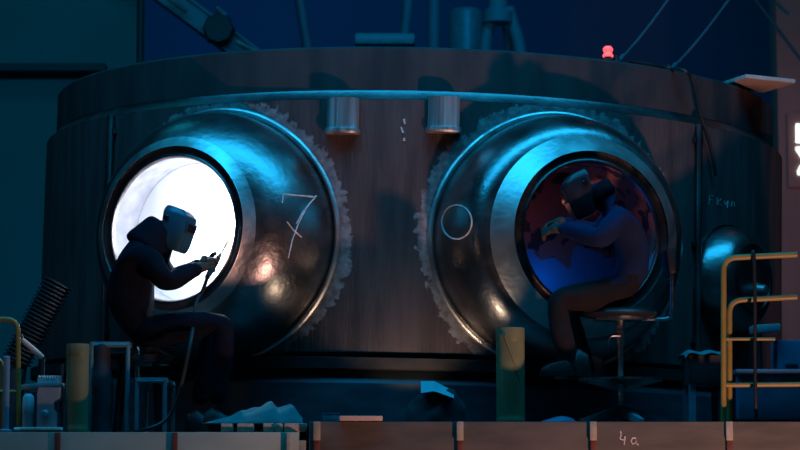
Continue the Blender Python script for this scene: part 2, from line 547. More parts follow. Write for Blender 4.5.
small_nozzle()

# lugs hanging under the flange
for px, nm in ((336, 'left'), (437, 'right')):
    w = P(px, 117, -2.6)
    th = math.asin((w.x - X0) / RB)
    n, tt = axis(th)
    z0 = 1.80 if nm == 'left' else 1.815
    mt = Matrix((tt, n * -1, Vector((0, 0, 1)))).transposed().to_4x4()
    ho, hb = 0.098, 0.085
    o = MB()
    # block with sloped cheeks: octagonal plan, foot flare at the bottom
    plan = [(-ho, 0.03)] + [(-ho * math.cos(R(a)), -0.02 - 0.06 * math.sin(R(a)) ** 0.8) for a in range(0, 181, 12)] + [(ho, 0.03)]
    rings = []
    for z, k in ((0.215, 0.97), (0.05, 0.97), (0.035, 1.0), (0.03, 1.07), (0.012, 1.09), (0.0, 1.0)):
        rings.append([n * RB + Vector((0, 0, z0 + z - 0.06)) + tt * (x * k) - n * (y * k) for x, y in plan])
    o.loft(rings)
    o.build('lug', M['lug'], vessel, angle=30)

# vertical tubes clipped to the shell left and right
for px, Yg in ((105, None), (695, None)):
    w = P(px, 230, -1.75)
    x = w.x - X0 - 0.02
    th = math.asin(x / (RB + 0.03)); n, tt = axis(th)
    base = n * (RB + 0.028)
    o = MB().tube([base + Vector((0, 0, 0.45)), base + Vector((0, 0, 1.95))], 0.022, 12)
    for z in (0.6, 1.2, 1.85):
        o.box(n * (RB + 0.008) + Vector((0, 0, z)), (0.07, 0.05, 0.03), Matrix.Rotation(th, 3, 'Z'))
    o.build('vertical_tube', M['chamfer'], vessel)

# turntable under it
tt_ = thing('turntable', 'dark blue turntable drum with a dark bearing ring under the steel vessel', 'turntable', (X0, 0, 0), rot=(0, TILT, 0))
MB().lathe([(2.36, -2.36), (2.36, -0.5), (2.60, -0.5), (2.60, 0.26), (2.56, 0.30), (2.52, 0.335), (0.5, 0.335), (0.5, -2.36)], seg=128, closed=True).build('drum', M['drum'], tt_)
MB().lathe([(2.53, 0.338), (2.60, 0.345), (2.60, 0.41), (2.53, 0.418), (2.0, 0.418), (2.0, 0.338)], seg=128, closed=True).build('bearing_ring', M['gear'], tt_)

# ------------------------------------------------------------------ chalk writing on the nozzles
bpy.context.view_layer.update()


def bvh_of(o):
    me = o.data; mw = VM
    return BVHTree.FromPolygons([mw @ v.co for v in me.vertices], [list(p.vertices) for p in me.polygons])


def chalk(name, strokes, o, rad=0.0045):
    tree = bvh_of(o); inv = VM.inverted()
    mb = MB()
    for st in strokes:
        pts = []
        dense = []
        for p, q in zip(st, st[1:]):
            n = max(2, int(math.hypot(q[0] - p[0], q[1] - p[1]) / 2))
            dense += [(p[0] + (q[0] - p[0]) * k / n, p[1] + (q[1] - p[1]) * k / n) for k in range(n)]
        dense.append(st[-1])
        for x, y in dense:
            hit = tree.ray_cast(CAM, ray(x, y).normalized())
            if hit[0] is not None:
                nn = hit[1]
                if nn.dot(ray(x, y)) > 0:
                    nn = -nn
                pts.append(inv @ (hit[0] + nn * 0.002))
        if len(pts) > 2:
            mb.tube(pts, [rad * (0.75 + 0.5 * random.random()) for _ in pts], 6)
    return mb.build(name, M['chalk'], o)


chalk('chalk_number', [[(282, 203), (283, 194), (292, 195), (304, 196), (314, 197)], [(316, 196), (306, 208), (298, 224), (292, 240), (288, 258)],
                       [(287, 222), (293, 230), (301, 237)]], nzL)
chalk('chalk_number', [[(313, 199), (303, 211), (296, 224)]], nzL, 0.003)
circ = [(457 + 15 * math.cos(R(a)), 222 + 17 * math.sin(R(a))) for a in range(-100, 262, 12)]
chalk('chalk_circle', [circ], nzR, 0.0045)

for st_ in ([[(709, 204), (709, 196), (713, 196)], [(709, 200), (712, 200)]], [[(717, 198), (717, 205)], [(721, 199), (717, 202), (721, 206)]],
            [[(724, 201), (725, 205), (728, 201), (727, 208)]], [[(731, 206), (732, 202), (734, 203), (734, 207)]]):
    chalk('chalk_letter', st_, SHELL, 0.0022)
for st_ in ([(404, 119), (404, 121), (405, 124)], [(401, 127), (402, 130), (403, 133)], [(404, 138), (404, 140), (404, 141)]):
    chalk('paint_drip', [st_], SHELL, 0.007)
# ------------------------------------------------------------------ on and behind the rim
ZR = 2.288


def rim_pt(px, py, inset=0.1):
    """point on the rim's top where the photograph shows px, near the front edge"""
    Y = -1.0
    for _ in range(30):
        w = P(px, py, Y)
        x = w.x - X0 - 0.05
        Y = -math.sqrt(max(0.0, (RF - inset) ** 2 - x * x))
    z = (VM @ Vector((x, Y, ZR))).z
    return Vector((w.x, Y, z))


p = rim_pt(608, 60, 0.06)
wl_ = thing('warning_lamp', 'small glowing red lamp standing on the vessel rim', 'lamp', p)
MB().lathe([(0.036, 0.0), (0.036, 0.015), (0.022, 0.02), (0.022, 0.03), (0, 0.03)], seg=20).build('lamp_base', M['dark'], wl_)
MB().lathe([(0.033, 0.03), (0.034, 0.04), (0.026, 0.052), (0.024, 0.058), (0.031, 0.068), (0.031, 0.082), (0.02, 0.096), (0, 0.10)], seg=20).build('lamp_glass', M['redlamp'], wl_)

# plank overhanging the rim at the right
p0 = rim_pt(752, 86, -0.02)
pl = MB()
pA = P(727, 84.5, p0.y - 0.12); pB = P(783, 85, p0.y + 0.2)
pl.box((0, 0, 0.02), (0.36, 0.42, 0.026), Matrix.Rotation(R(20), 3, 'Z'), bevel=0.004)
po = pl.build('plank', M['tray'])
pm = P(755, 86.5, p0.y)
po.location = (pm.x, p0.y, pm.z); po.rotation_euler = (0, R(2.0), 0)
tag(po, 'short pinkish board sticking out over the right end of the rim', 'board')

# flat teal box seen over the middle of the rim
mb = MB(); w0 = P(385, 42, 3.3); g = P(355, 42, 3.3).x; h = P(415, 42, 3.3).x
tc = thing('machine_cover', 'low flat teal cover beyond the middle of the rim', 'cover', (w0.x, 3.3, 1.6))
zt = P(385, 38, 3.3).z - 1.6
MB().lathe([(0.20, ZF - 1.6), (0.20, zt - 0.12), (0, zt - 0.12)], seg=24).build('column', M['machine'], tc)
MB().box((0, 0, zt - 0.05), (h - g, 0.5, 0.10), bevel=0.03).build('cover_plate', M['teal'], tc)

# slings from the rim up to the right
for i, (q0, q1, lab) in enumerate((((617, 61.5), (676, -12), 'steel sling rising from the rim beside the red lamp'),
                                   ((669, 69), (730, -2), 'steel sling rising from the rim left of the small pinkish board'))):
    a = rim_pt(*q0, 0.08); b = P(q1[0], q1[1], a.y + 0.6)
    t_ = thing('lifting_sling', lab, 'rope', a, 'slings on the right of the rim')
    d = b - a
    MB().tube([d * (k / 12) + Vector((0, 0, -0.02 * math.sin(PI * k / 12))) for k in range(13)], 0.009, 8).build('rope', M['rope'], t_)
    MB().tube([d * 0.03, d * 0.10], 0.016, 10).build('ferrule', M['rope'], t_)
    MB().lathe([(0.03, 0), (0.03, 0.012), (0.014, 0.02), (0.014, 0.05), (0, 0.055)], seg=14).build('shackle', M['dark'], t_)
a = P(792, 48, 3.2); b = P(748, -10, 3.8)
sl = MB().tube([a + (b - a) * (k / 10) for k in range(-2, 11)], 0.014, 8).build('hanging_cable', M['rope'])
tag(sl, 'thin cable slanting down to the brown column at upper right', 'cable')
# loose cable along the rim, hanging down the shell
cable_px = [(628, 65.5), (650, 68), (668, 70)]
pts = [rim_pt(x, y, 0.03) + Vector((0, -0.01, 0.012)) for x, y in cable_px]
for x, y in ((684, 70.5), (691, 77), (696, 92), (700, 112), (706, 132), (712, 152), (716, 176)):
    Y = -1.9
    for _ in range(25):
        w = P(x, y, Y); xx = w.x - X0 - 0.045
        Y = -math.sqrt(max(0, (RB + 0.03) ** 2 - xx * xx))
    pts.append(P(x, y, Y))
bc = MB().tube(curve(pts, 6), 0.011, 8).build('black_cable', M['rubber'])
tag(bc, 'black cable running over the rim and hanging down the shell', 'cable')

# machinery far behind, seen over the rim
def bgbar(name, pts, Y, rad, m, parent=None, org=Vector()):
    return MB().tube([P(x, y, Y) - org for x, y in pts], rad, 10).build(name, m, parent)


YM = 9.0
org = P(505, 60, YM); org.z = ZF
pr = thing('gantry_machine', 'tall blue-lit machine with splayed legs far behind the rim', 'machine', org)
bgbar('leg', [(482, 90), (486, 40), (494, 8)], YM, 0.07, M['machine'], pr, org)
bgbar('leg', [(527, 90), (518, 40), (508, 8)], YM, 0.07, M['machine'], pr, org)
bgbar('leg', [(511, 90), (507, 30), (505, 10)], YM + 0.3, 0.05, M['machine'], pr, org)
bgbar('mast', [(498, 18), (498, -30)], YM, 0.11, M['machine'], pr, org)
mb = MB(); c = P(498, 16, YM) - org
mb.lathe([(0.06, -0.10), (0.17, -0.08), (0.17, 0.04), (0.1, 0.08), (0, 0.08)], c, 20).build('collar', M['machine'], pr)
MB().box((0, 0.2, (P(505, 85, YM).z - ZF) / 2), (0.9, 1.0, P(505, 85, YM).z - ZF)).build('base', M['machine'], pr)

org = P(466, 60, 10); org.z = ZF
o = thing('storage_tank', 'narrow teal upright tank left of the tall splayed machine', 'tank', org)
zt = P(466, 8, 10).z - ZF
MB().lathe([(0.20, 0), (0.20, zt - 0.08), (0.16, zt - 0.02), (0, zt)], seg=24).build('body', M['teal'], o)
MB().lathe([(0.215, zt - 0.95), (0.215, zt - 0.9)], seg=24).build('hoop', M['machine'], o)
for k, (q0, q1, rad, lab) in enumerate((((296, -20), (311, 70), 0.055, 'slanting pale strut behind the left half of the rim'),
                                       ((410, -20), (401, 70), 0.06, 'slanting pale strut just right of the rim middle'),
                                       ((434, -20), (434, 70), 0.075, 'upright blue pipe behind the rim right of its middle'))):
    a = P(*q0, 10.5); b = P(*q1, 10.5); d = (a - b).normalized()
    bot = b + d * ((ZF - b.z) / d.z)
    t_ = thing('strut' if k < 2 else 'upright_pipe', lab, 'strut' if k < 2 else 'pipe', bot)
    MB().tube([Vector((0, 0, 0)), a - bot], rad, 12).build('tube', M['machine'], t_)
    MB().lathe([(0.14, 0), (0.14, 0.03), (rad + 0.01, 0.04), (rad + 0.01, 0.1), (0, 0.1)], seg=16).build('base_plate', M['machine'], t_)

# post and inclined boom at upper left
a = P(140, -20, 5.0); b = P(140, 70, 5.0)
t_ = thing('steel_post', 'thin dark upright post before the teal wall', 'post', (b.x, 5.0, ZF))
MB().tube([(0, 0, 0), (0, 0, a.z - ZF)], 0.035, 12).build('tube', M['dark'], t_)
MB().lathe([(0.12, 0), (0.12, 0.02), (0.05, 0.03), (0, 0.03)], seg=16).build('base_plate', M['dark'], t_)
YB = 5.6
A_, B_ = P(130, -32, YB), P(262, 66, YB)
org = (A_ + B_) / 2
bm_ = thing('inclined_boom', 'dark inclined boom crossing the upper left corner behind the vessel', 'boom', org)
d = (B_ - A_).normalized(); up = Vector((0, -1, 0)).cross(d)
if up.z < 0: up = -up
rm = Matrix((d, Vector((0, 1, 0)), up)).transposed()
ln = (B_ - A_).length
MB().box((0, 0, 0), (ln, 0.18, 0.16), rm).build('beam', M['machine'], bm_, smooth=False)
MB().box(up * 0.09, (ln, 0.26, 0.025), rm).build('top_flange', M['machine'], bm_, smooth=False)
MB().box(-up * 0.09, (ln, 0.26, 0.025), rm).build('bottom_flange', M['machine'], bm_, smooth=False)
bq = P(252, 59, YB + 0.25) - org
MB().tube([bq, Vector((bq.x, bq.y, ZF - org.z))], 0.06, 12).build('support_post', M['dark'], bm_)
cw = P(219, 30, YB - 0.25) - org
ml = Vector((0, -1, 0)).to_track_quat('Z', 'Y').to_matrix()
MB().lathe([(0.0, -0.1), (0.13, -0.1), (0.15, -0.06), (0.15, 0.06), (0.13, 0.1), (0, 0.1)], cw, 8, ml).build('pulley', M['dark'], bm_)
for q0, q1 in (((168, -2), (187, 12)), ((216, 8), (226, 16)), ((236, 42), (256, 52))):
    c0_, c1_ = P(*q0, YB - 0.3) - org, P(*q1, YB - 0.3) - org
    MB().tube([c0_, c1_], 0.025, 8).build('edge_highlight', M['band'], bm_)  # bright bars added to imitate the lit edges of the boom

# ------------------------------------------------------------------ platform
ZL = -0.055
YP = -3.9


def platform(x0, x1, z, yfront, m_f, name, label):
    t_ = thing(name, label, 'platform', ((x0 + x1) / 2, yfront, z))
    w = x1 - x0
    MB().box((0, 0.63, -0.01), (w, 1.18, 0.02)).build('deck', M['deck'], t_, smooth=False)
    MB().box((0, 0.02, -0.55), (w, 0.04, 1.095), bevel=0.004).build('fascia', m_f, t_)  # lower part, out of view, lengthened to stop the floor lamp leaking under
    for sx in (-w / 2 + 0.15, w / 2 - 0.15):
        MB().box((sx, 0.3, (ZF - z - 0.02) / 2), (0.1, 0.1, z - ZF - 0.02)).build('leg', M['dark'], t_, smooth=False)
        MB().box((sx, 1.1, (ZF - z - 0.02) / 2), (0.1, 0.1, z - ZF - 0.02)).build('leg', M['dark'], t_, smooth=False)
    return t_


xs = P(309, 425, YP).x
pr_ = platform(xs, P(880, 425, YP).x, 0.0, YP, M['fascia_r'], 'work_platform', 'brown work platform block under the right green canister and the stool')
plf = platform(P(-80, 430, YP).x, P(299, 430, YP).x, ZL, YP, M['fascia_l'], 'work_platform', 'pale beige work platform block under the left welder')
for px in (317, 460, 593, 729):
    c = P(px, 430, YP) - pr_.location
    MB().box((c.x, -0.012, -0.052), (0.036, 0.03, 0.10), bevel=0.004).build('stiffener', M['rib'], pr_)
    MB().box((c.x, -0.009, -0.16), (0.030, 0.024, 0.115), bevel=0.004).build('stiffener_foot', M['redrib'], pr_)
for px, mm in ((58, 'redrib'), (175, 'redrib')):
    c = P(px, 430, YP) - plf.location
    MB().box((c.x, -0.010, -0.14), (0.030, 0.026, 0.27), bevel=0.004).build('stiffener', M[mm], plf)
c = P(289, 430, YP) - plf.location
MB().box((c.x + 0.0, -0.012, -0.14), (0.024, 0.03, 0.27), bevel=0.004).build('stiffener', M['rib'], plf)
c = P(302, 440, YP)
t_ = MB().box((0, 0, (-0.10 - ZF) / 2), (0.042, 0.05, -0.10 - ZF), bevel=0.005).build('corner_post', M['rib'])
t_.location = (c.x, YP + 0.03, ZF)
tag(t_, 'pale pinkish post in the gap between the two platform blocks', 'post')


MB().box((xs - 0.03 - pr_.location.x, 0.10, -0.2), (0.16, 0.02, 0.36)).build('gap_light_block', M['dark'], pr_, smooth=False)  # plate added to block lamp light coming through the platform gap


def strokes_on_fascia(name, strokes, t_, rad=0.006):
    mb = MB()
    for st in strokes:
        mb.tube([P(x, y, YP - 0.001) - t_.location for x, y in st], rad, 6)
    mb.build(name, M['chalk'], t_)


strokes_on_fascia('painted_mark', [[(621, 433), (620, 439), (624, 440)], [(625, 436), (624, 445)], [(620.5, 431), (621, 436)]], pr_, 0.004)
strokes_on_fascia('painted_mark', [[(636, 438), (632.5, 438), (631, 441), (632.5, 444), (635, 443), (636.5, 439), (636, 443), (638.5, 445)]], pr_, 0.004)

# ------------------------------------------------------------------ people
def skin_body(name, joints, bones, root, m, parent=None, sub=2, disp=0.0):
    bm = bmesh.new(); lay = bm.verts.layers.skin.verify()
    vs = {}
    for k, (p, r) in joints.items():
        v = bm.verts.new(p); rr = r if isinstance(r, tuple) else (r, r)
        v[lay].radius = rr; v[lay].use_root = (k == root); vs[k] = v
    for a, b in bones:
        bm.edges.new((vs[a], vs[b]))
    me = bpy.data.meshes.new(name); bm.to_mesh(me); bm.free()
    o = bpy.data.objects.new(name, me); C.objects.link(o); me.materials.append(m)
    md = o.modifiers.new('skin', 'SKIN'); md.use_smooth_shade = True; md.branch_smoothing = 0.6
    ss = o.modifiers.new('subdiv', 'SUBSURF'); ss.levels = sub; ss.render_levels = sub
    if disp:
        tx = bpy.data.textures.new('folds', 'CLOUDS'); tx.noise_scale = 0.10; tx.noise_depth = 2
        dm = o.modifiers.new('folds', 'DISPLACE'); dm.texture = tx; dm.strength = disp; dm.mid_level = 0.5; dm.texture_coords = 'GLOBAL'
    # bake the modifiers into a plain mesh
    bpy.context.view_layer.update()
    ev = o.evaluated_get(bpy.context.evaluated_depsgraph_get())
    me2 = bpy.data.meshes.new_from_object(ev); me2.name = name
    o.modifiers.clear(); o.data = me2
    if not me2.materials:
        me2.materials.append(m)
    for pgn in me2.polygons:
        pgn.use_smooth = True
    if parent is not None:
        o.parent = parent
    return o


def hand(name, wrist, d, palm_n, curl, m, parent, thumb_side=1, size=0.19):
    """palm and five bent fingers in one glove; d along the hand, palm_n out of the palm"""
    d = d.normalized(); palm_n = (palm_n - d * palm_n.dot(d)).normalized()
    s = d.cross(palm_n) * thumb_side              # towards the thumb
    k = size / 0.19
    J = {'w': (wrist - d * 0.03, 0.032 * k), 'p0': (wrist + d * 0.012 * k, 0.032 * k), 'p1': (wrist + d * 0.055 * k, (0.040 * k, 0.024 * k)), }
    Bn = [('w', 'p0'), ('p0', 'p1')]
    out = skin_body(name, J, Bn, 'w', m, parent, 2)
    bm = bmesh.new(); bm.from_mesh(out.data)
    tmp = []
    fingers = [(0.030, 0.078, 1.0, 0), (0.010, 0.086, 1.06, 0.04), (-0.011, 0.080, 1.0, 0.08), (-0.031, 0.062, 0.9, 0.12)]
    for i, (off, ln, rs, ex) in enumerate(fingers):
        base = wrist + d * 0.075 * k + s * off * k
        j = {}; b = []
        pos = base - d * 0.03 * k; j['0'] = (pos, 0.0125 * k * rs)
        pos = base; j['1'] = (pos, 0.0125 * k * rs); b.append(('0', '1'))
        ang = 0
        dirn = d
        for n_, frac in enumerate((0.45, 0.32, 0.26)):
            ang += (curl + ex) * (1.0 if n_ else 0.7)
            dirn = d * math.cos(ang) + palm_n * math.sin(ang)
            pos = pos + dirn * ln * frac * k
            j[str(n_ + 2)] = (pos, (0.0115 - 0.0012 * n_) * k * rs); b.append((str(n_ + 1), str(n_ + 2)))
        tmp.append(skin_body('finger', j, b, '0', m, None, 1))
    th = {'0': (wrist + d * 0.02 * k + s * 0.018 * k, 0.015 * k), '1': (wrist + d * 0.045 * k + s * 0.046 * k + palm_n * 0.012 * k, 0.014 * k),
          '2': (wrist + d * 0.075 * k + s * 0.055 * k + palm_n * 0.030 * k, 0.0125 * k), '3': (wrist + d * 0.10 * k + s * 0.045 * k + palm_n * 0.045 * k, 0.011 * k)}
    tmp.append(skin_body('thumb', th, [('0', '1'), ('1', '2'), ('2', '3')], '0', m, None, 1))
    for o in tmp:
        bm.from_mesh(o.data); md = o.data; bpy.data.objects.remove(o); bpy.data.meshes.remove(md)
    for f in bm.faces:
        f.smooth = True
    bm.to_mesh(out.data); bm.free()
    return out


def helmet(parent, c, fwd, up, m_shell, m_window, s=1.0):
    """welding mask: boxy shield wrapping the face, with a framed window"""
    fwd = fwd.normalized(); side = up.cross(fwd).normalized(); up = fwd.cross(side).normalized()

    def W(f, sd, u):
        return c + (fwd * f + side * sd + up * u) * s
    rings = []
    for u, hw, fr, bk in ((0.140, 0.060, 0.035, -0.045), (0.132, 0.088, 0.075, -0.05), (0.105, 0.104, 0.112, -0.052), (0.09, 0.107, 0.120, -0.052), (-0.01, 0.110, 0.138, -0.03),
                          (-0.095, 0.100, 0.140, -0.005), (-0.135, 0.088, 0.130, 0.01), (-0.142, 0.080, 0.120, 0.02)):
        ring = [W(fr, -hw * 0.60, u), W(fr, hw * 0.60, u), W(fr - 0.02, hw * 0.80, u), W(fr - 0.06, hw * 0.97, u), W(bk + 0.02, hw, u), W(bk, hw * 0.9, u),
                W(bk, -hw * 0.9, u), W(bk + 0.02, -hw, u), W(fr - 0.06, -hw * 0.97, u), W(fr - 0.02, -hw * 0.80, u)]
        rings.append(ring)
    o = MB().loft(rings).build('welding_mask', m_shell, parent, angle=25)
    rm = Matrix((side, up, fwd)).transposed()
    MB().box(W(0.134, 0, 0.03), (0.12 * s, 0.075 * s, 0.02 * s), rm, bevel=0.004).build('mask_frame', m_shell, o)
    MB().box(W(0.143, 0, 0.03), (0.10 * s, 0.052 * s, 0.008 * s), rm).build('visor', m_window, o, smooth=False)
    for sg_ in (-1, 1):
        MB().lathe([(0.018 * s, 0), (0.018 * s, 0.012 * s), (0.012 * s, 0.018 * s), (0, 0.018 * s)], W(-0.005, sg_ * 0.106, 0.05), 12,
                   (side * sg_).to_track_quat('Z', 'Y').to_matrix()).build('pivot_knob', m_window, o)
    return o


def boot(parent, ankle, toe_dir, zfloor, m):
    t = Vector((toe_dir.x, toe_dir.y, 0)).normalized(); sd = Vector((-t.y, t.x, 0))
    a = Vector((ankle.x, ankle.y, zfloor))
    rings = []
    for f, hw, h in ((-0.075, 0.028, 0.05), (-0.06, 0.038, 0.12), (-0.01, 0.042, 0.15), (0.04, 0.042, 0.115), (0.09, 0.046, 0.085), (0.15, 0.048, 0.07), (0.19, 0.036, 0.05), (0.205, 0.015, 0.03)):
        rings.append([a + t * f + sd * x * hw + Vector((0, 0, z * h)) for x, z in ((-1, 0.03), (-1, 0.45), (-0.8, 0.85), (-0.35, 1), (0.35, 1), (0.8, 0.85), (1, 0.45), (1, 0.03))])
    o = MB().loft(rings).build('boot', m, parent)
    MB().loft([[a + t * f + sd * hw * x + Vector((0, 0, z)) for x, z in ((-1, 0.0), (-1, 0.022), (1, 0.022), (1, 0.0))] for f, hw in ((-0.08, 0.03), (-0.06, 0.043), (0.06, 0.045), (0.15, 0.052), (0.19, 0.04), (0.21, 0.018))]).build('boot_sole', M['rubber'], o)
    return o


# --- welder at the bright nozzle, facing right
def V(px, py, Y):
    return P(px, py, Y)


YS = -3.22
J = {
    'pel': (V(131, 331, YS), (0.225, 0.17)), 'sp1': (V(128, 309, YS), (0.23, 0.18)), 'sp2': (V(129, 286, YS), (0.235, 0.185)), 'ch': (V(136, 263, YS), (0.23, 0.185)),
    'cn': (V(147, 247, YS), (0.165, 0.14)), 'nk': (V(161, 239, YS), 0.085), 'hd0': (V(168, 232, YS), 0.09), 'hd1': (V(173, 226, YS), 0.095),
    'shR': (V(146, 255, YS - 0.19), 0.085), 'elR': (V(166, 283, YS - 0.27), 0.066), 'foR': (V(182, 275, YS - 0.15), 0.057), 'wrR': (V(199, 268, YS - 0.03), 0.043),
    'shL': (V(150, 253, YS + 0.19), 0.085), 'elL': (V(172, 281, YS + 0.27), 0.064), 'foL': (V(188, 272, YS + 0.24), 0.055), 'wrL': (V(203, 263, YS + 0.19), 0.042),
    'hiR': (V(147, 333, YS - 0.11), 0.11), 'thR': (V(185, 327, YS - 0.16), 0.093), 'knR': (V(224, 323, YS - 0.19), 0.072), 'caR': (V(222, 360, YS - 0.18), 0.066), 'anR': (V(216, 406, YS - 0.17), 0.052),
    'hiL': (V(147, 333, YS + 0.11), 0.11), 'thL': (V(180, 329, YS + 0.16), 0.093), 'knL': (V(214, 326, YS + 0.19), 0.072), 'caL': (V(208, 362, YS + 0.18), 0.066), 'anL': (V(198, 405, YS + 0.17), 0.052),
}
BN = [('pel', 'sp1'), ('sp1', 'sp2'), ('sp2', 'ch'), ('ch', 'cn'), ('cn', 'nk'), ('nk', 'hd0'), ('hd0', 'hd1'),
      ('ch', 'shR'), ('shR', 'elR'), ('elR', 'foR'), ('foR', 'wrR'), ('ch', 'shL'), ('shL', 'elL'), ('elL', 'foL'), ('foL', 'wrL'),
      ('pel', 'hiR'), ('hiR', 'thR'), ('thR', 'knR'), ('knR', 'caR'), ('caR', 'anR'), ('pel', 'hiL'), ('hiL', 'thL'), ('thL', 'knL'), ('knL', 'caL'), ('caL', 'anL')]
w1 = skin_body('person', J, BN, 'pel', M['jacket'], None, 2, 0.02)
tag(w1, 'person in dark clothes and grey-blue welding mask, seated, welding inside the bright nozzle', 'person')
helmet(w1, V(173, 228, YS), Vector((0.84, -0.45, -0.30)), Vector((0.28, 0, 1)), M['mask'], M['visor'], 0.84)
skin_body('hood', {'a': (V(167, 224, YS + 0.01), 0.115), 'b': (V(160, 232, YS + 0.01), 0.12), 'c': (V(151, 243, YS), 0.15), 'd': (V(143, 255, YS), 0.18)}, [('a', 'b'), ('b', 'c'), ('c', 'd')], 'a', M['jacket'], w1, 2, 0.015)
gR = hand('glove', V(200, 267.5, YS - 0.02), (V(216, 264, YS + 0.06) - V(200, 267.5, YS - 0.02)), Vector((0.2, 0.9, 0.1)), 0.55, M['glove'], w1, 1, 0.20)
gL = hand('glove', V(204, 262.5, YS + 0.20), (V(219, 266, YS + 0.12) - V(204, 262.5, YS + 0.20)), Vector((0.2, -0.9, 0.1)), 0.55, M['glove'], w1, -1, 0.20)
boot(w1, V(216, 408, YS - 0.17), Vector((1, -0.1, 0)), ZL, M['boot'])
boot(w1, V(198, 406, YS + 0.17), Vector((1, 0.1, 0)), ZL, M['boot'])

# torch held in the gloves
hp = V(213, 267, YS + 0.07); tipp = V(229, 239, YS + 0.40)
tch = thing('welding_torch', 'welding torch held in the gloves at the bright bore', 'torch', hp)
d = tipp - hp
MB().tube([-d * 0.35, -d * 0.1, d * 0.15, d * 0.4], [0.014, 0.017, 0.017, 0.012], 12).build('handle', M['rubber'], tch)
MB().tube([d * 0.38, d * 0.7, d * 0.86], [0.008, 0.008, 0.013], 10).build('torch_neck', M['brass'], tch)
MB().tube([d * 0.86, d * 0.98], [0.013, 0.009], 10).build('torch_nozzle', M['brass'], tch)
hs = curve([hp - d * 0.34 - hp, V(203, 290, YS + 0.02) - hp, V(196, 305, YS - 0.05) - hp, V(190, 345, YS - 0.33) - hp, V(172, 412, YS - 0.36) - hp, Vector((V(140, 424, YS - 0.40).x - hp.x, -0.45, ZL + 0.012 - hp.z)), Vector((V(110, 424, YS).x - hp.x, -0.1, ZL + 0.012 - hp.z))], 8)
MB().tube(hs, 0.011, 8).build('hose', M['rubber'], tch)

# --- worker at the dark nozzle, facing left, seated on the round stool
YS2 = -3.13
J = {
    'pel': (V(624, 293, YS2), (0.16, 0.13)), 'sp1': (V(633, 272, YS2), (0.155, 0.135)), 'sp2': (V(636, 248, YS2), (0.155, 0.135)), 'ch': (V(628, 224, YS2), (0.165, 0.14)),
    'cn': (V(612, 208, YS2), (0.115, 0.095)), 'nk': (V(602, 201, YS2), 0.07), 'hd0': (V(594, 196, YS2), 0.085), 'hd1': (V(588, 186, YS2), 0.095),
    'shR': (V(621, 217, YS2 - 0.19), 0.085), 'elR': (V(600, 240, YS2 - 0.26), 0.065), 'foR': (V(579, 232, YS2 - 0.14), 0.055), 'wrR': (V(561, 228, YS2 - 0.03), 0.042),
    'shL': (V(618, 214, YS2 + 0.19), 0.085), 'elL': (V(597, 234, YS2 + 0.25), 0.063), 'foL': (V(580, 228, YS2 + 0.22), 0.054), 'wrL': (V(563, 222, YS2 + 0.17), 0.042),
}
BN2 = BN[:15]
legs = {
    'pel': (V(624, 300, YS2), (0.15, 0.13)),
    'hiR': (V(612, 296, YS2 - 0.10), 0.108), 'thR': (V(585, 297, YS2 - 0.15), 0.092), 'knR': (V(556, 299, YS2 - 0.19), 0.072), 'caR': (V(562, 337, YS2 - 0.20), 0.064), 'anR': (V(576, 380, YS2 - 0.20), 0.05),
    'hiL': (V(612, 297, YS2 + 0.10), 0.108), 'thL': (V(590, 299, YS2 + 0.12), 0.092), 'knL': (V(567, 305, YS2 + 0.11), 0.072), 'caL': (V(577, 345, YS2 + 0.13), 0.064), 'anL': (V(592, 380, YS2 + 0.16), 0.05),
}
J2 = dict(J); J2.update({k: v for k, v in legs.items() if k != 'pel'})
w2 = skin_body('person', J2, BN, 'pel', M['bluejacket'], None, 2, 0.02)
w2.data.materials.append(M['trousers'])
zcut = V(600, 281, YS2).z
for pgn in w2.data.polygons:
    if pgn.center.z < zcut + 0.03 * math.sin(pgn.center.x * 40):
        pgn.material_index = 1
tag(w2, 'person in blue jacket and dark trousers on the round stool, leaning into the dark nozzle', 'person')
helmet(w2, V(585, 193, YS2), Vector((-0.86, -0.10, -0.42)), Vector((-0.4, 0, 1)), M['maskd'], M['visor'], 0.90)
skin_body('hood', {'a': (V(591, 187, YS2 + 0.01), 0.115), 'b': (V(597, 194, YS2 + 0.01), 0.11), 'c': (V(606, 204, YS2), 0.125)}, [('a', 'b'), ('b', 'c')], 'a', M['jacket'], w2, 2, 0.012)
hand('glove', V(560, 228, YS2 - 0.02), V(543, 231, YS2 + 0.05) - V(560, 228, YS2 - 0.02), Vector((-0.2, 0.7, -0.6)), 0.5, M['glove'], w2, -1, 0.20)
hand('glove', V(562, 222, YS2 + 0.18), V(546, 226, YS2 + 0.16) - V(562, 222, YS2 + 0.18), Vector((-0.2, -0.3, -0.9)), 0.5, M['glove'], w2, 1, 0.20)
FR_Z = V(622, 380, YS2).z
boot(w2, V(577, 380, YS2 - 0.20), Vector((-1, -0.15, 0)), FR_Z + 0.012, M['boot'])
boot(w2, V(592, 380, YS2 + 0.16), Vector((-1, 0.15, 0)), FR_Z + 0.012, M['boot'])

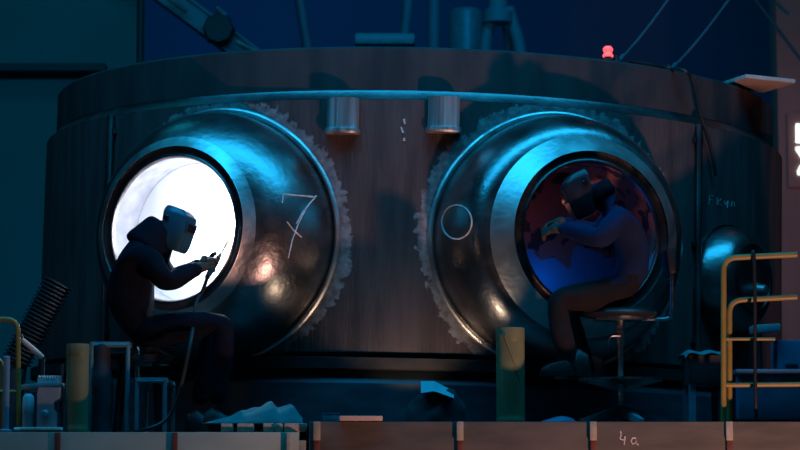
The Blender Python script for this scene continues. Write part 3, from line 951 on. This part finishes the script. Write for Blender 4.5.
# ------------------------------------------------------------------ round stool of the right worker
sx = V(621, 400, YS2).x
st = thing('work_stool', 'round swivel work stool with steel column and footring under the blue jacketed person', 'stool', (sx, YS2, 0))
zs = V(621, 312, YS2).z
MB().lathe([(0.0, zs - 0.035), (0.17, zs - 0.035), (0.20, zs - 0.025), (0.21, zs - 0.01), (0.20, zs + 0.005), (0.17, zs + 0.014), (0, zs + 0.016)], seg=40).build('seat', M['seat'], st)
MB().lathe([(0.0, zs - 0.048), (0.15, zs - 0.048), (0.15, zs - 0.034), (0, zs - 0.034)], seg=40).build('seat_plate', M['stool'], st)
MB().lathe([(0.026, zs - 0.19), (0.026, zs - 0.045), (0, zs - 0.045)], seg=20).build('upper_column', M['stool'], st)
MB().lathe([(0.017, 0.10), (0.017, zs - 0.17), (0, zs - 0.17)], seg=20).build('column', M['stool'], st)
MB().tube(bend([(0, -0.02, zs - 0.14), (-0.06, -0.03, zs - 0.14), (-0.075, -0.03, zs - 0.20)], 0.02), 0.006, 8).build('height_lever', M['stool'], st)
# footring: a steel hoop on a shallow conical dish
mb = MB()
zr = FR_Z
mb.lathe([(0.225, zr + 0.004), (0.235, zr + 0.008), (0.235, zr - 0.006), (0.225, zr - 0.010), (0.03, zr - 0.060), (0.03, zr - 0.052)], seg=48, closed=True)
mb.build('footring', M['stool'], st)
for k in range(5):
    a = 2 * PI * k / 5 - PI / 2 + 0.3
    e = Vector((math.cos(a), math.sin(a), 0))
    MB().loft([[Vector((0, 0, z)) + e * f + Vector((-e.y, e.x, 0)) * sd for sd, z in ((-w, b0), (-w, b1), (w, b1), (w, b0))]
               for f, w, b0, b1 in ((0.0, 0.024, 0.05, 0.115), (0.30, 0.014, 0.004, 0.028))]).build('base_leg', M['teal'], st, smooth=False)
MB().tube(bend([(0.12, 0.0, zs - 0.042), (V(672, 316, YS2).x - sx, 0, zs - 0.042), (V(672, 272, YS2).x - sx, 0, V(672, 276, YS2).z)], 0.05), 0.011, 12).build('back_bracket', M['stool'], st)
bx_ = V(669, 263, YS2)
mb = MB(); mb.box((bx_.x - sx, 0, bx_.z), (0.05, 0.30, 0.15), Matrix.Rotation(R(-6), 3, 'Y'), bevel=0.022)
mb.build('backrest', M['seat'], st)

# ------------------------------------------------------------------ stool frame under the left welder, and low bench
def tube_stool(name, label, x0, x1, y0, y1, ztop, zb, rad, m, seat_m=None):
    t_ = thing(name, label, 'stool', ((x0 + x1) / 2, (y0 + y1) / 2, zb))
    hx, hy = (x1 - x0) / 2, (y1 - y0) / 2; h = ztop - zb
    for sx_ in (-1, 1):
        for sy in (-1, 1):
            MB().tube([(sx_ * hx, sy * hy, 0), (sx_ * hx, sy * hy, h - 0.01)], rad, 10).build('leg', m, t_)
    for sy in (-1, 1):
        MB().tube([(-hx, sy * hy, h - 0.012), (hx, sy * hy, h - 0.012)], rad, 10).build('top_rail', m, t_)
    for sx_ in (-1, 1):
        MB().tube([(sx_ * hx, -hy, h - 0.012), (sx_ * hx, hy, h - 0.012)], rad, 10).build('top_rail', m, t_)
    MB().box((0, 0, h - 0.002), (hx * 2 + 0.02, hy * 2 + 0.02, 0.018), bevel=0.006).build('seat', seat_m or m, t_)
    return t_


tube_stool('stool', 'teal tubular stool with thin legs beside the left green canister', V(92, 345, -3.45).x, V(128, 345, -3.45).x, -3.45, -2.98, V(110, 343, -3.45).z, ZL, 0.013, M['teal'], M['teal'])
tube_stool('bench', 'low teal footstool under the left welder', V(137, 385, -3.5).x, V(165, 385, -3.5).x, -3.5, -3.02, V(150, 379, -3.5).z, ZL, 0.012, M['teal'], M['teal'])
# support under the welder himself
sw = thing('welding_stool', 'dark stool on which the left welder sits', 'stool', (V(139, 400, YS).x, YS, ZL))
hz = V(139, 356, YS).z - ZL
MB().lathe([(0.0, hz - 0.05), (0.17, hz - 0.05), (0.185, hz - 0.03), (0.18, hz), (0, hz)], seg=32).build('seat', M['seat'], sw)
for k in range(4):
    a = PI / 4 + k * PI / 2
    MB().tube([(0.13 * math.cos(a), 0.13 * math.sin(a), hz - 0.05), (0.17 * math.cos(a), 0.17 * math.sin(a), 0)], 0.013, 10).build('leg', M['dark'], sw)

# ------------------------------------------------------------------ canisters
def canister(label, px0, px1, py0, Y, zb, group, dent):
    x = (V(px0, 380, Y).x + V(px1, 380, Y).x) / 2; r = (V(px1, 380, Y).x - V(px0, 380, Y).x) / 2
    h = V(px0, py0, Y).z - zb
    t_ = thing('canister', label, 'canister', (x, Y, zb), group)
    MB().lathe([(0, 0), (r * 0.97, 0), (r, 0.012), (r, 0.03), (r * 0.97, 0.036), (r * 0.985, 0.05), (r * 0.985, h * 0.84), (r * 0.985, h * 0.86), (0, h * 0.86)], seg=40).build('body', M['green'], t_)
    MB().lathe([(r * 0.99, h * 0.86), (r * 1.0, h * 0.865), (r * 1.0, h - 0.008), (r * 0.98, h), (0.0, h + 0.002)], seg=40).build('lid', M['green'], t_)
    if dent:
        a0 = R(-125)
        pts = [Vector((r * 1.0 * math.cos(R(-118 + 22 * k)), r * 1.0 * math.sin(R(-118 + 22 * k)), h * (0.92 - 0.16 * k))) for k in range(4)]
        MB().tube(curve(pts, 4), [0.006 * (1 - 0.05 * k) for k in range(13)], 8).build('carry_strap', M['green'], t_)
        MB().lathe([(0.012, 0), (0.012, 0.008), (0, 0.01)], pts[0], 12, Vector((math.cos(R(-118)), math.sin(R(-118)), 0)).to_track_quat('Z', 'Y').to_matrix()).build('strap_rivet', M['band'], t_)
    return t_


canister('tall olive green canister standing right of the black bag', 496, 525, 328, -3.45, 0.0, 'olive green electrode canisters', True)
canister('tall olive green canister at the left, beside the teal stool', 66, 89, 344, -3.62, ZL, 'olive green electrode canisters', False)

# black bin bag between left canister and stool
def heap(pts_prof, name, m, seed, noise_amp, c, sx_, sy_, h, seg=40, rows=12, peak=None):
    """a draped or slumped cloth body: closed mesh, flat underneath"""
    mb = MB(); rings = []
    for i in range(rows + 1):
        t = i / rows
        r = math.cos(t * PI / 2) ** pts_prof if i < rows else 0.02
        z = math.sin(t * PI / 2) * h
        ring = []
        for k in range(seg):
            a = 2 * PI * k / seg
            p = Vector((math.cos(a) * r * sx_, math.sin(a) * r * sy_, z))
            if peak:
                p.x += peak[0] * t; p.y += peak[1] * t
            nn = noise.noise(Vector((p.x * 7 + seed, p.y * 7, p.z * 9))) + 0.6 * noise.noise(Vector((p.x * 17 + seed, p.y * 17, p.z * 17)))
            fac = min(1, t * 4)
            p += Vector((math.cos(a), math.sin(a), 0)) * nn * noise_amp + Vector((0, 0, max(-p.z, nn * noise_amp * fac)))
            p.z = max(0, p.z)
            ring.append(p)
        rings.append(ring)
    mb.loft(rings)
    o = mb.build(name, m, None, angle=60)
    o.location = c
    return o


c = V(101, 424, -3.42); c.z = ZL
o = heap(0.22, 'bin_bag', M['bag'], 3, 0.016, c, 0.058, 0.08, V(101, 345, -3.4).z - ZL)
tag(o, 'dark slumped sack between the left green canister and the stool leg', 'bag')

# black bag with teal cloth
c = V(436, 420, -3.55); c.z = 0
bg = heap(0.62, 'tool_bag', M['bag'], 11, 0.022, c, 0.17, 0.14, V(436, 391, -3.55).z, peak=(0.02, 0))
tag(bg, 'black slumped tool bag on the platform left of the green canister', 'bag')
mb = MB()
g = []
seg = 14
zc_ = V(436, 394, -3.6).z
rows = []
for j in range(9):
    row = []
    for i in range(seg):
        u = i / (seg - 1); v = j / 8
        px = 421 + u * 33; py = 381 + max(0, u - .4) * 17 + v * (12 - 5 * u)
        Y = -3.56 - 0.13 * v + 0.010 * math.sin(u * 11 + v * 3)
        row.append(V(px, py, Y) - Vector((0, 0, 0)))
    rows.append(row)
vs = [[mb.bm.verts.new(p) for p in r] for r in rows]
for j in range(8):
    for i in range(seg - 1):
        mb.bm.faces.new((vs[j][i], vs[j][i + 1], vs[j + 1][i + 1], vs[j + 1][i]))
bmesh.ops.solidify(mb.bm, geom=mb.bm.faces[:], thickness=0.012)
o = mb.build('rag', M['rag'])
tag(o, 'small teal rag lying over the black tool bag', 'cloth')

# teal cloth heap on bricks, left of centre
c = V(259, 421, -3.60); c.z = V(259, 424.5, -3.6).z
mb = MB(); nx, ny = 60, 18
x_l, x_r = V(204, 424, -3.6).x - c.x, V(303, 424, -3.6).x - c.x
px_h = [(204, 1), (215, 4), (230, 8), (245, 13), (258, 18), (268, 22), (272, 23), (277, 16), (283, 18), (291, 21), (296, 12), (303, 1)]


def sheet_h(u):
    px_ = 204 + u * 99
    for (xa_, ha), (xb_, hb2) in zip(px_h, px_h[1:]):
        if xa_ <= px_ <= xb_:
            t2 = (px_ - xa_) / (xb_ - xa_); return (ha + (hb2 - ha) * t2) / 188
    return 0.005


top = []
for j in range(ny + 1):
    row = []
    v = -1 + 2 * j / ny
    for i2 in range(nx + 1):
        u = i2 / nx; x_ = x_l + (x_r - x_l) * u; y_ = v * (0.15 - 0.05 * abs(u - 0.6))
        q = Vector((x_ * 6 + 3, y_ * 9, 1.7))
        fold = 0.030 * (abs(noise.noise(q)) - 0.25) + 0.014 * (abs(noise.noise(q * 2.3)) - 0.25)
        sh = max(0.0, sheet_h(min(1, max(0, u + 0.12 * v * (u - 0.3)))))
        z_ = max(0.006, sh * (1 - abs(v) ** 2.2) + fold * min(1, sh * 14) * (1 - v * v))
        row.append(mb.bm.verts.new((x_, y_, z_)))
    top.append(row)
for j in range(ny):
    for i2 in range(nx):
        mb.bm.faces.new((top[j][i2], top[j][i2 + 1], top[j + 1][i2 + 1], top[j + 1][i2]))
edge = [e for e in mb.bm.edges if len(e.link_faces) == 1]
r_ = bmesh.ops.extrude_edge_only(mb.bm, edges=edge)
lo = [g_ for g_ in r_['geom'] if isinstance(g_, bmesh.types.BMVert)]
for v_ in lo:
    v_.co.z = 0
bmesh.ops.contextual_create(mb.bm, geom=[g_ for g_ in r_['geom'] if isinstance(g_, bmesh.types.BMEdge)])
o = mb.build('dust_sheet', M['cloth'], angle=60); o.location = c
tag(o, 'crumpled teal sheet heaped over a row of pinkish bricks', 'cloth')
zbk = c.z
for k, (b0, b1, lab) in enumerate(((222, 233, 'pinkish brick at the left end of the row under the sheet'), (238, 254, 'longest pinkish brick, second from left under the sheet'),
                              (264, 275, 'pinkish brick third from left under the sheet'), (276, 283, 'narrow pinkish brick, fourth in the row under the sheet'), (285, 307, 'thin dark-edged brick at the right end of the row, beside the pale post'))):
    xa, xb = V(b0, 428, -3.78).x, V(b1, 428, -3.78).x
    hh = zbk - ZL - 0.002
    o = MB().box((0, 0, hh / 2), (xb - xa, 0.12, hh), bevel=0.005).build('brick', M['brick'])
    o.location = ((xa + xb) / 2, -3.80, ZL)
    if k == 4:
        o.location.z = 0.0 - 0.0; o.scale = (1, 1, 1)
    tag(o, lab, 'brick', 'bricks under the teal sheet')
    if k == 4:
        o.location = ((xa + xb) / 2, -3.80, ZL); 
# one long timber carries the sheet behind the bricks
o = MB().box((0, 0, (zbk - ZL) / 2 - 0.001), (0.50, 0.16, zbk - ZL - 0.002), bevel=0.004).build('timber', M['dark'])
o.location = (V(255, 425, -3.62).x, -3.62, ZL); tag(o, 'dark timber lying behind the row of bricks', 'timber')

# pale board and small blue tin
xa, xb = V(340, 416, -3.7).x, V(382, 416, -3.7).x
o = MB().box((0, 0, 0.014), (xb - xa, 0.16, 0.026), Matrix.Rotation(R(4), 3, 'Z'), bevel=0.004).build('board', M['tray'])
o.location = ((xa + xb) / 2, -3.855, 0.001); tag(o, 'pale pinkish board lying flat near the platform gap', 'board')
t_ = thing('tin', 'small blue tin standing behind the flat pinkish board', 'tin', (V(331, 418, -3.55).x, -3.55, 0))
MB().lathe([(0.045, 0), (0.047, 0.004), (0.047, 0.05), (0.045, 0.053), (0, 0.053)], seg=24).build('tin_body', M['teal'], t_)
MB().lathe([(0.049, 0.048), (0.049, 0.058), (0, 0.058)], seg=24).build('lid', M['blue'], t_)

# low rags on the deck at the right
for (px, w, hh, sd, lab) in ((558, 0.10, 0.035, 5, 'low dark blue rag left of the stool base'), (600, 0.13, 0.04, 9, 'flattened dark blue rag behind the stool base')):
    c = V(px, 420, -3.5 if px < 590 else -2.95); c.z = 0
    o = heap(0.8, 'rag', M['blue'], sd, 0.012, c, w, 0.08, hh, seg=32, rows=8); tag(o, lab, 'cloth')

# ------------------------------------------------------------------ right side: dark table, guard rail, crates
t_ = thing('side_table', 'dark box table with a teal cloth edge left of the right guard rail', 'table', (V(704, 420, -3.3).x, -3.3, 0))
hx = (V(722, 400, -3.3).x - V(686, 400, -3.3).x) / 2; ht = V(700, 355, -3.3).z
MB().box((0, 0, ht - 0.09), (hx * 2, 0.34, 0.16), bevel=0.006).build('drawer_box', M['dark'], t_)
for sx_ in (-1, 1):
    for sy in (-1, 1):
        MB().box((sx_ * (hx - 0.02), sy * 0.14, (ht - 0.17) / 2), (0.035, 0.035, ht - 0.17)).build('leg', M['post'] if sx_ < 0 else M['dark'], t_, smooth=False)
mb = MB(); rows = []
for j in range(7):
    row = []
    for i in range(13):
        u = -1 + 2 * i / 12; v = j / 6
        row.append(Vector((u * (hx + 0.02), -0.18 + v * 0.36, ht + 0.004 + 0.006 * math.sin(u * 7 + v * 3) - (0.02 if j in (0, 6) else 0) - (0.02 if abs(u) == 1 else 0) + 0.012)))
    rows.append([mb.bm.verts.new(p) for p in row])
for j in range(6):
    for i in range(12):
        mb.bm.faces.new((rows[j][i], rows[j][i + 1], rows[j + 1][i + 1], rows[j + 1][i]))
bmesh.ops.solidify(mb.bm, geom=mb.bm.faces[:], thickness=0.006)
o = mb.build('table_cloth', M['cloth']); o.location = t_.location; tag(o, 'thin teal cloth spread on the dark side table', 'cloth')

YR = -3.78
gr = thing('guard_rail', 'yellow tubular guard rail at the right end of the platform', 'railing', (V(726, 421, YR).x, YR, 0))
go = gr.location


def rail(name, pts, rad, parent, org, Y):
    q = [P(x, y, Y) - org for x, y in pts]
    MB().tube(bend(q, 0.07), rad, 12).build(name, M['yellow'], parent)


def railz(name, pts, rad, parent, org, Y, z=0.0):
    q = [P(x, y, Y) - org for x, y in pts]; q[0].z = z - org.z
    MB().tube(bend(q, 0.07), rad, 12).build(name, M['yellow'], parent)


railz('tall_hoop', [(723.5, 421), (723.5, 258), (797, 254.5)], 0.016, gr, go, YR)
railz('short_hoop', [(729.5, 421), (729.5, 300.5), (797, 297)], 0.015, gr, go, YR + 0.05)
rail('rung', [(721, 339), (775, 339)], 0.009, gr, go, YR + 0.02)
rail('rung', [(723, 385), (840, 384)], 0.013, gr, go, YR + 0.03)
railz('end_post', [(836, 421), (836, 300)], 0.015, gr, go, YR + 0.03)
hc = MB().tube(curve([V(752, 251.5, YR - 0.012), V(754, 257, YR - 0.03), V(755, 300, YR - 0.03), V(755, 360, YR - 0.02), V(756, 410, YR - 0.02), Vector((V(758, 420, YR).x, YR + 0.02, 0.013)), Vector((V(772, 420, YR).x, YR + 0.1, 0.013))], 8), 0.010, 8).build('cable', M['rubber'])
tag(hc, 'black cable hanging from the yellow rail at the right end', 'cable')
t_ = thing('crate', 'blue covered crate standing behind the right guard rail', 'crate', (V(768, 420, -3.35).x, -3.35, 0))
hw = 0.19; zc1 = V(768, 375, -3.35).z
MB().box((0, 0, zc1 / 2 + 0.01), (hw * 2, 0.36, zc1 - 0.02), bevel=0.015).build('crate_body', M['blue'], t_)
MB().box((0, 0, 0.012), (hw * 1.9, 0.34, 0.022)).build('skid', M['dark'], t_, smooth=False)
mb = MB(); mb.box((0, 0, zc1 + 0.008), (hw * 2 + 0.03, 0.39, 0.03), bevel=0.01); mb.build('crate_lid', M['blue'], t_)
t_ = thing('tool_case', 'tall blue case behind the guard rail beside the brown column', 'case', (V(789, 420, -3.0).x, -3.0, 0))
hz = V(788, 341, -3.0).z
MB().box((0, 0, hz / 2), (0.16, 0.24, hz - 0.002), bevel=0.012).build('case_body', M['blue'], t_)
MB().box((0, -0.125, hz * 0.7), (0.07, 0.012, 0.02), bevel=0.004).build('handle', M['dark'], t_)
t_ = thing('instrument', 'flat grey tray on a thin stand behind the upper yellow rails', 'tray', (V(777, 420, -3.1).x - 0.09, -3.1, 0))
hz = V(777, 329, -3.1).z
MB().box((0.03, 0, hz), (0.16, 0.14, 0.045), Matrix.Rotation(R(-4), 3, 'Y'), bevel=0.008).build('tray', M['grey'], t_)
MB().tube([(0, 0, 0), (0, 0, hz - 0.02)], 0.012, 10).build('stand', M['dark'], t_)
MB().lathe([(0.08, 0), (0.08, 0.012), (0.02, 0.02), (0, 0.02)], seg=20).build('foot', M['dark'], t_)

# ------------------------------------------------------------------ left side: rail, post, machine, duct
gl = thing('guard_rail', 'yellow tubular guard rail at the left edge of the platform', 'railing', (V(18, 430, -3.55).x, -3.55, ZL))
go = gl.location.copy()
railz('hoop', [(19, 421), (18, 319), (-60, 320)], 0.014, gl, go, -3.55, ZL)
rail('rung', [(19, 392), (-60, 392)], 0.012, gl, go, -3.55)
railz('inner_hoop', [(2.5, 421), (2.5, 357), (-60, 357)], 0.011, gl, go, -3.5, ZL)
o = thing('grey_post', 'short grey-blue post at the far left of the platform', 'post', (V(5.5, 430, -3.72).x, -3.72, ZL))
hz = V(5.5, 356, -3.72).z - ZL
MB().lathe([(0.018, 0.01), (0.018, hz - 0.006), (0.012, hz), (0, hz)], seg=20).build('tube', M['post'], o)
MB().lathe([(0.04, 0), (0.04, 0.012), (0.018, 0.02), (0, 0.02)], seg=20).build('base_plate', M['post'], o)
# ribbed duct
pA, pB = V(16, 362, -2.4), V(58, 282, -2.4)
d = pB - pA; n_ = 22
prof = []; ln = d.length
for k in range(n_):
    prof += [(0.075, ln * k / n_), (0.075, ln * (k + 0.35) / n_), (0.092, ln * (k + 0.5) / n_), (0.092, ln * (k + 0.8) / n_)]
du = thing('ribbed_duct', 'black ribbed duct leaning at the left side of the vessel', 'duct', pA)
MB().lathe([(0, 0)] + prof + [(0, ln)], seg=24, M=d.to_track_quat('Z', 'Y').to_matrix()).build('hose', M['dark'], du, angle=25)
MB().tube([Vector((0, 0, 0)), Vector((-0.05, 0, ZL - pA.z))], 0.07, 16).build('down_pipe', M['dark'], du)
# pale lever
pa, pb = V(19, 337, -3.3), V(43, 358, -3.3)
lv = thing('lever', 'pale pink lever slanting behind the left yellow rail', 'lever', pb)
MB().tube([Vector((0, 0, 0)), (pa - pb) * 0.4, pa - pb], [0.014, 0.017, 0.013], 10).build('lever_bar', M['tray'], lv)
MB().lathe([(0.022, -0.01), (0.025, 0), (0.022, 0.015), (0, 0.016)], pa - pb, 14).build('grip', M['rubber'], lv)
# small bench with machine and white drum
bt = V(42, 387, -3.35)
be = thing('tool_bench', 'low grey tool bench at the left end of the platform', 'bench', (bt.x, -3.35, ZL))
hb_ = bt.z - ZL; wb = V(62, 387, -3.35).x - V(23, 387, -3.35).x
MB().box((0, 0, hb_), (wb, 0.28, 0.03), Matrix.Rotation(R(-6), 3, 'Y'), bevel=0.005).build('bench_top', M['grey'], be)
MB().tube([(wb * 0.47, 0.05, 0), (wb * 0.47, 0.05, hb_ + 0.13), (wb * 0.47 - 0.06, 0.05, hb_ + 0.0)], 0.008, 8).build('stay', M['dark'], be)
tp = []
for k in range(9):
    for f_, h_ in ((0, 0.0), (0.2, 0.03), (0.6, 0.03), (0.8, 0.0)):
        tp.append((wb * (-0.08 + 0.60 * (k + f_) / 9), h_ + 0.02))
tp += [(wb * 0.52, 0.0), (wb * -0.08, 0.0)]
MB().prism(tp, 0.05, Matrix(((1, 0, 0, 0), (0, 0, 1, -0.06), (0, 1, 0, hb_ + 0.012), (0, 0, 0, 1)))).build('toothed_rack', M['white'], be, smooth=False)
for sx_ in (-1, 1):
    for sy in (-1, 1):
        MB().box((sx_ * (wb / 2 - 0.015), sy * 0.11, hb_ / 2), (0.02, 0.02, hb_ + (0.012 if sx_ < 0 else -0.012))).build('leg', M['dark'], be, smooth=False)
# lever rests on the bench
MB().tube([Vector((0, 0, 0)), Vector((0, 0, bt.z - pb.z + 0.01))], 0.012, 10).build('lever_stem', M['dark'], lv)
wd = thing('drum', 'small white drum under the left tool bench', 'drum', (V(28, 420, -3.6).x, -3.6, ZL))
hz = V(28, 393, -3.6).z - ZL
MB().lathe([(0.026, 0), (0.03, 0.006), (0.032, 0.04), (0.03, hz * 0.45), (0.033, hz * 0.5), (0.031, hz * 0.9), (0.018, hz - 0.006), (0, hz)], seg=24).build('drum_body', M['white'], wd)
MB().lathe([(0.011, hz - 0.006), (0.011, hz + 0.012), (0, hz + 0.012)], seg=14).build('cap', M['dark'], wd)
gm = thing('welding_machine', 'small grey welding machine between the white drum and the left canister', 'machine', (V(50, 420, -3.62).x, -3.62, ZL))
hz = V(50, 388, -3.62).z - ZL
poly = [(-0.06, 0.02), (0.045, 0.02), (0.045, hz * 0.45), (0.030, hz * 0.5), (0.030, hz * 0.68), (0.058, hz * 0.76), (0.06, hz), (-0.05, hz), (-0.06, hz * 0.9)]
MB().prism(poly, 0.16, Matrix(((1, 0, 0, 0), (0, 0, 1, -0.08), (0, 1, 0, 0), (0, 0, 0, 1)))).build('housing', M['grey'], gm, smooth=False)
MB().lathe([(0.020, 0), (0.020, 0.012), (0.012, 0.02), (0, 0.02)], (-0.015, -0.08, hz * 0.42), 16, Vector((0, -1, 0)).to_track_quat('Z', 'Y').to_matrix()).build('dial', M['teal'], gm)
MB().box((0, 0, 0.011), (0.11, 0.15, 0.02), bevel=0.003).build('foot', M['dark'], gm)
for px0, px1, yy, dz, lab, mm in ((14, 62, -3.74, 0.0, 'grey pipe lying in front of the small welding machine', 'white'), (20, 60, -3.80, 0.0, 'brownish bar lying at the left platform edge', 'brick')):
    a, b = V(px0, 428, yy), V(px1, 428, yy)
    o = MB().tube([Vector((0, 0, 0)), Vector((b.x - a.x, 0.03, 0.0))], 0.014, 12).build('pipe', M[mm]); o.location = (a.x, yy, ZL + 0.014)
    tag(o, lab, 'pipe')

# ------------------------------------------------------------------ lights
def light(name, typ, loc, col, power, size=0.1, target=None, **kw):
    ld = bpy.data.lights.new(name, typ); ld.color = col; ld.energy = power
    if typ == 'AREA':
        ld.shape = kw.get('shape', 'DISK'); ld.size = size
    else:
        ld.shadow_soft_size = size
    if typ == 'SPOT':
        ld.spot_size = kw.get('angle', R(60)); ld.spot_blend = kw.get('blend', 0.5)
    o = bpy.data.objects.new(name, ld); C.objects.link(o); o.location = loc
    if target is not None:
        o.rotation_euler = (Vector(target) - Vector(loc)).to_track_quat('-Z', 'Y').to_euler()
    return o


def vpt(th, d, a, z):
    n, tt = axis(th)
    return VM @ (n * d + tt * a + Vector((0, 0, z)))


light('arc_light', 'POINT', vpt(TH_L, 3.05 - 0.15, 0.15, ZN + 0.03), (0.80, 0.88, 1.0), 36, 0.02)
light('bore_light', 'POINT', vpt(TH_R, 3.05 - 0.32, -0.12, ZN - 0.25), (0.0, 0.20, 1.0), 0.9, 0.04)
light('bore_warm_fill', 'POINT', vpt(TH_R, 3.05 - 0.25, -0.22, ZN + 0.12), (1.0, 0.36, 0.26), 0.12, 0.03)  # added warm fill that brings out the red patch in the right bore
tl = light('teal_hall_lamp', 'AREA', (0.1, -4.4, 5.6), (0.008, 0.33, 0.68), 520, 9.0, (0, -2.5, 1.0), shape='RECTANGLE')
tl.data.size_y = 1.8
light('warm_floor_lamp', 'SPOT', (2.7, -6.5, -2.13), (1.0, 0.53, 0.42), 520, 0.10, (0.9, -2.5, 1.0), angle=R(80), blend=0.7)
light('warm_deck_lamp', 'SPOT', (0.10, -3.05, 0.045), (1.0, 0.74, 0.5), 13, 0.02, (0.0, -2.6, 1.2), angle=R(96), blend=0.5)
light('warm_left_fill', 'POINT', (-3.4, -4.7, 0.7), (1.0, 0.58, 0.42), 3, 0.05)  # added out of view to warm the left yellow rail
light('blue_wall_fill', 'AREA', (-1.6, 13.5, 8.0), (0.0, 0.24, 1.0), 130, 2, (-1.2, 20, 5.5))  # added to tint the back wall blue in place of haze
light('teal_left_lamp', 'AREA', (-4.5, 1.0, 8.5), (0.01, 0.50, 0.75), 45, 2, (-4.8, 6, 3.0))
light('machine_fill', 'AREA', (1.5, 5.5, 8.5), (0.0, 0.40, 0.9), 80, 1, (0.8, 9.5, 3.5))  # added fill that turns the machines behind the rim teal-blue
light('warm_column_fill', 'SPOT', (5.6, 0.2, 2.6), (1.0, 0.42, 0.34), 90, 0.1, (3.6, 4.0, 2.0), angle=R(50), blend=1.0)  # added out of view to warm and brighten the brown column
W = bpy.data.worlds.new('world'); S.world = W; W.use_nodes = True
W.node_tree.nodes['Background'].inputs[0].default_value = (0.004, 0.012, 0.022, 1)
W.node_tree.nodes['Background'].inputs[1].default_value = 0.6
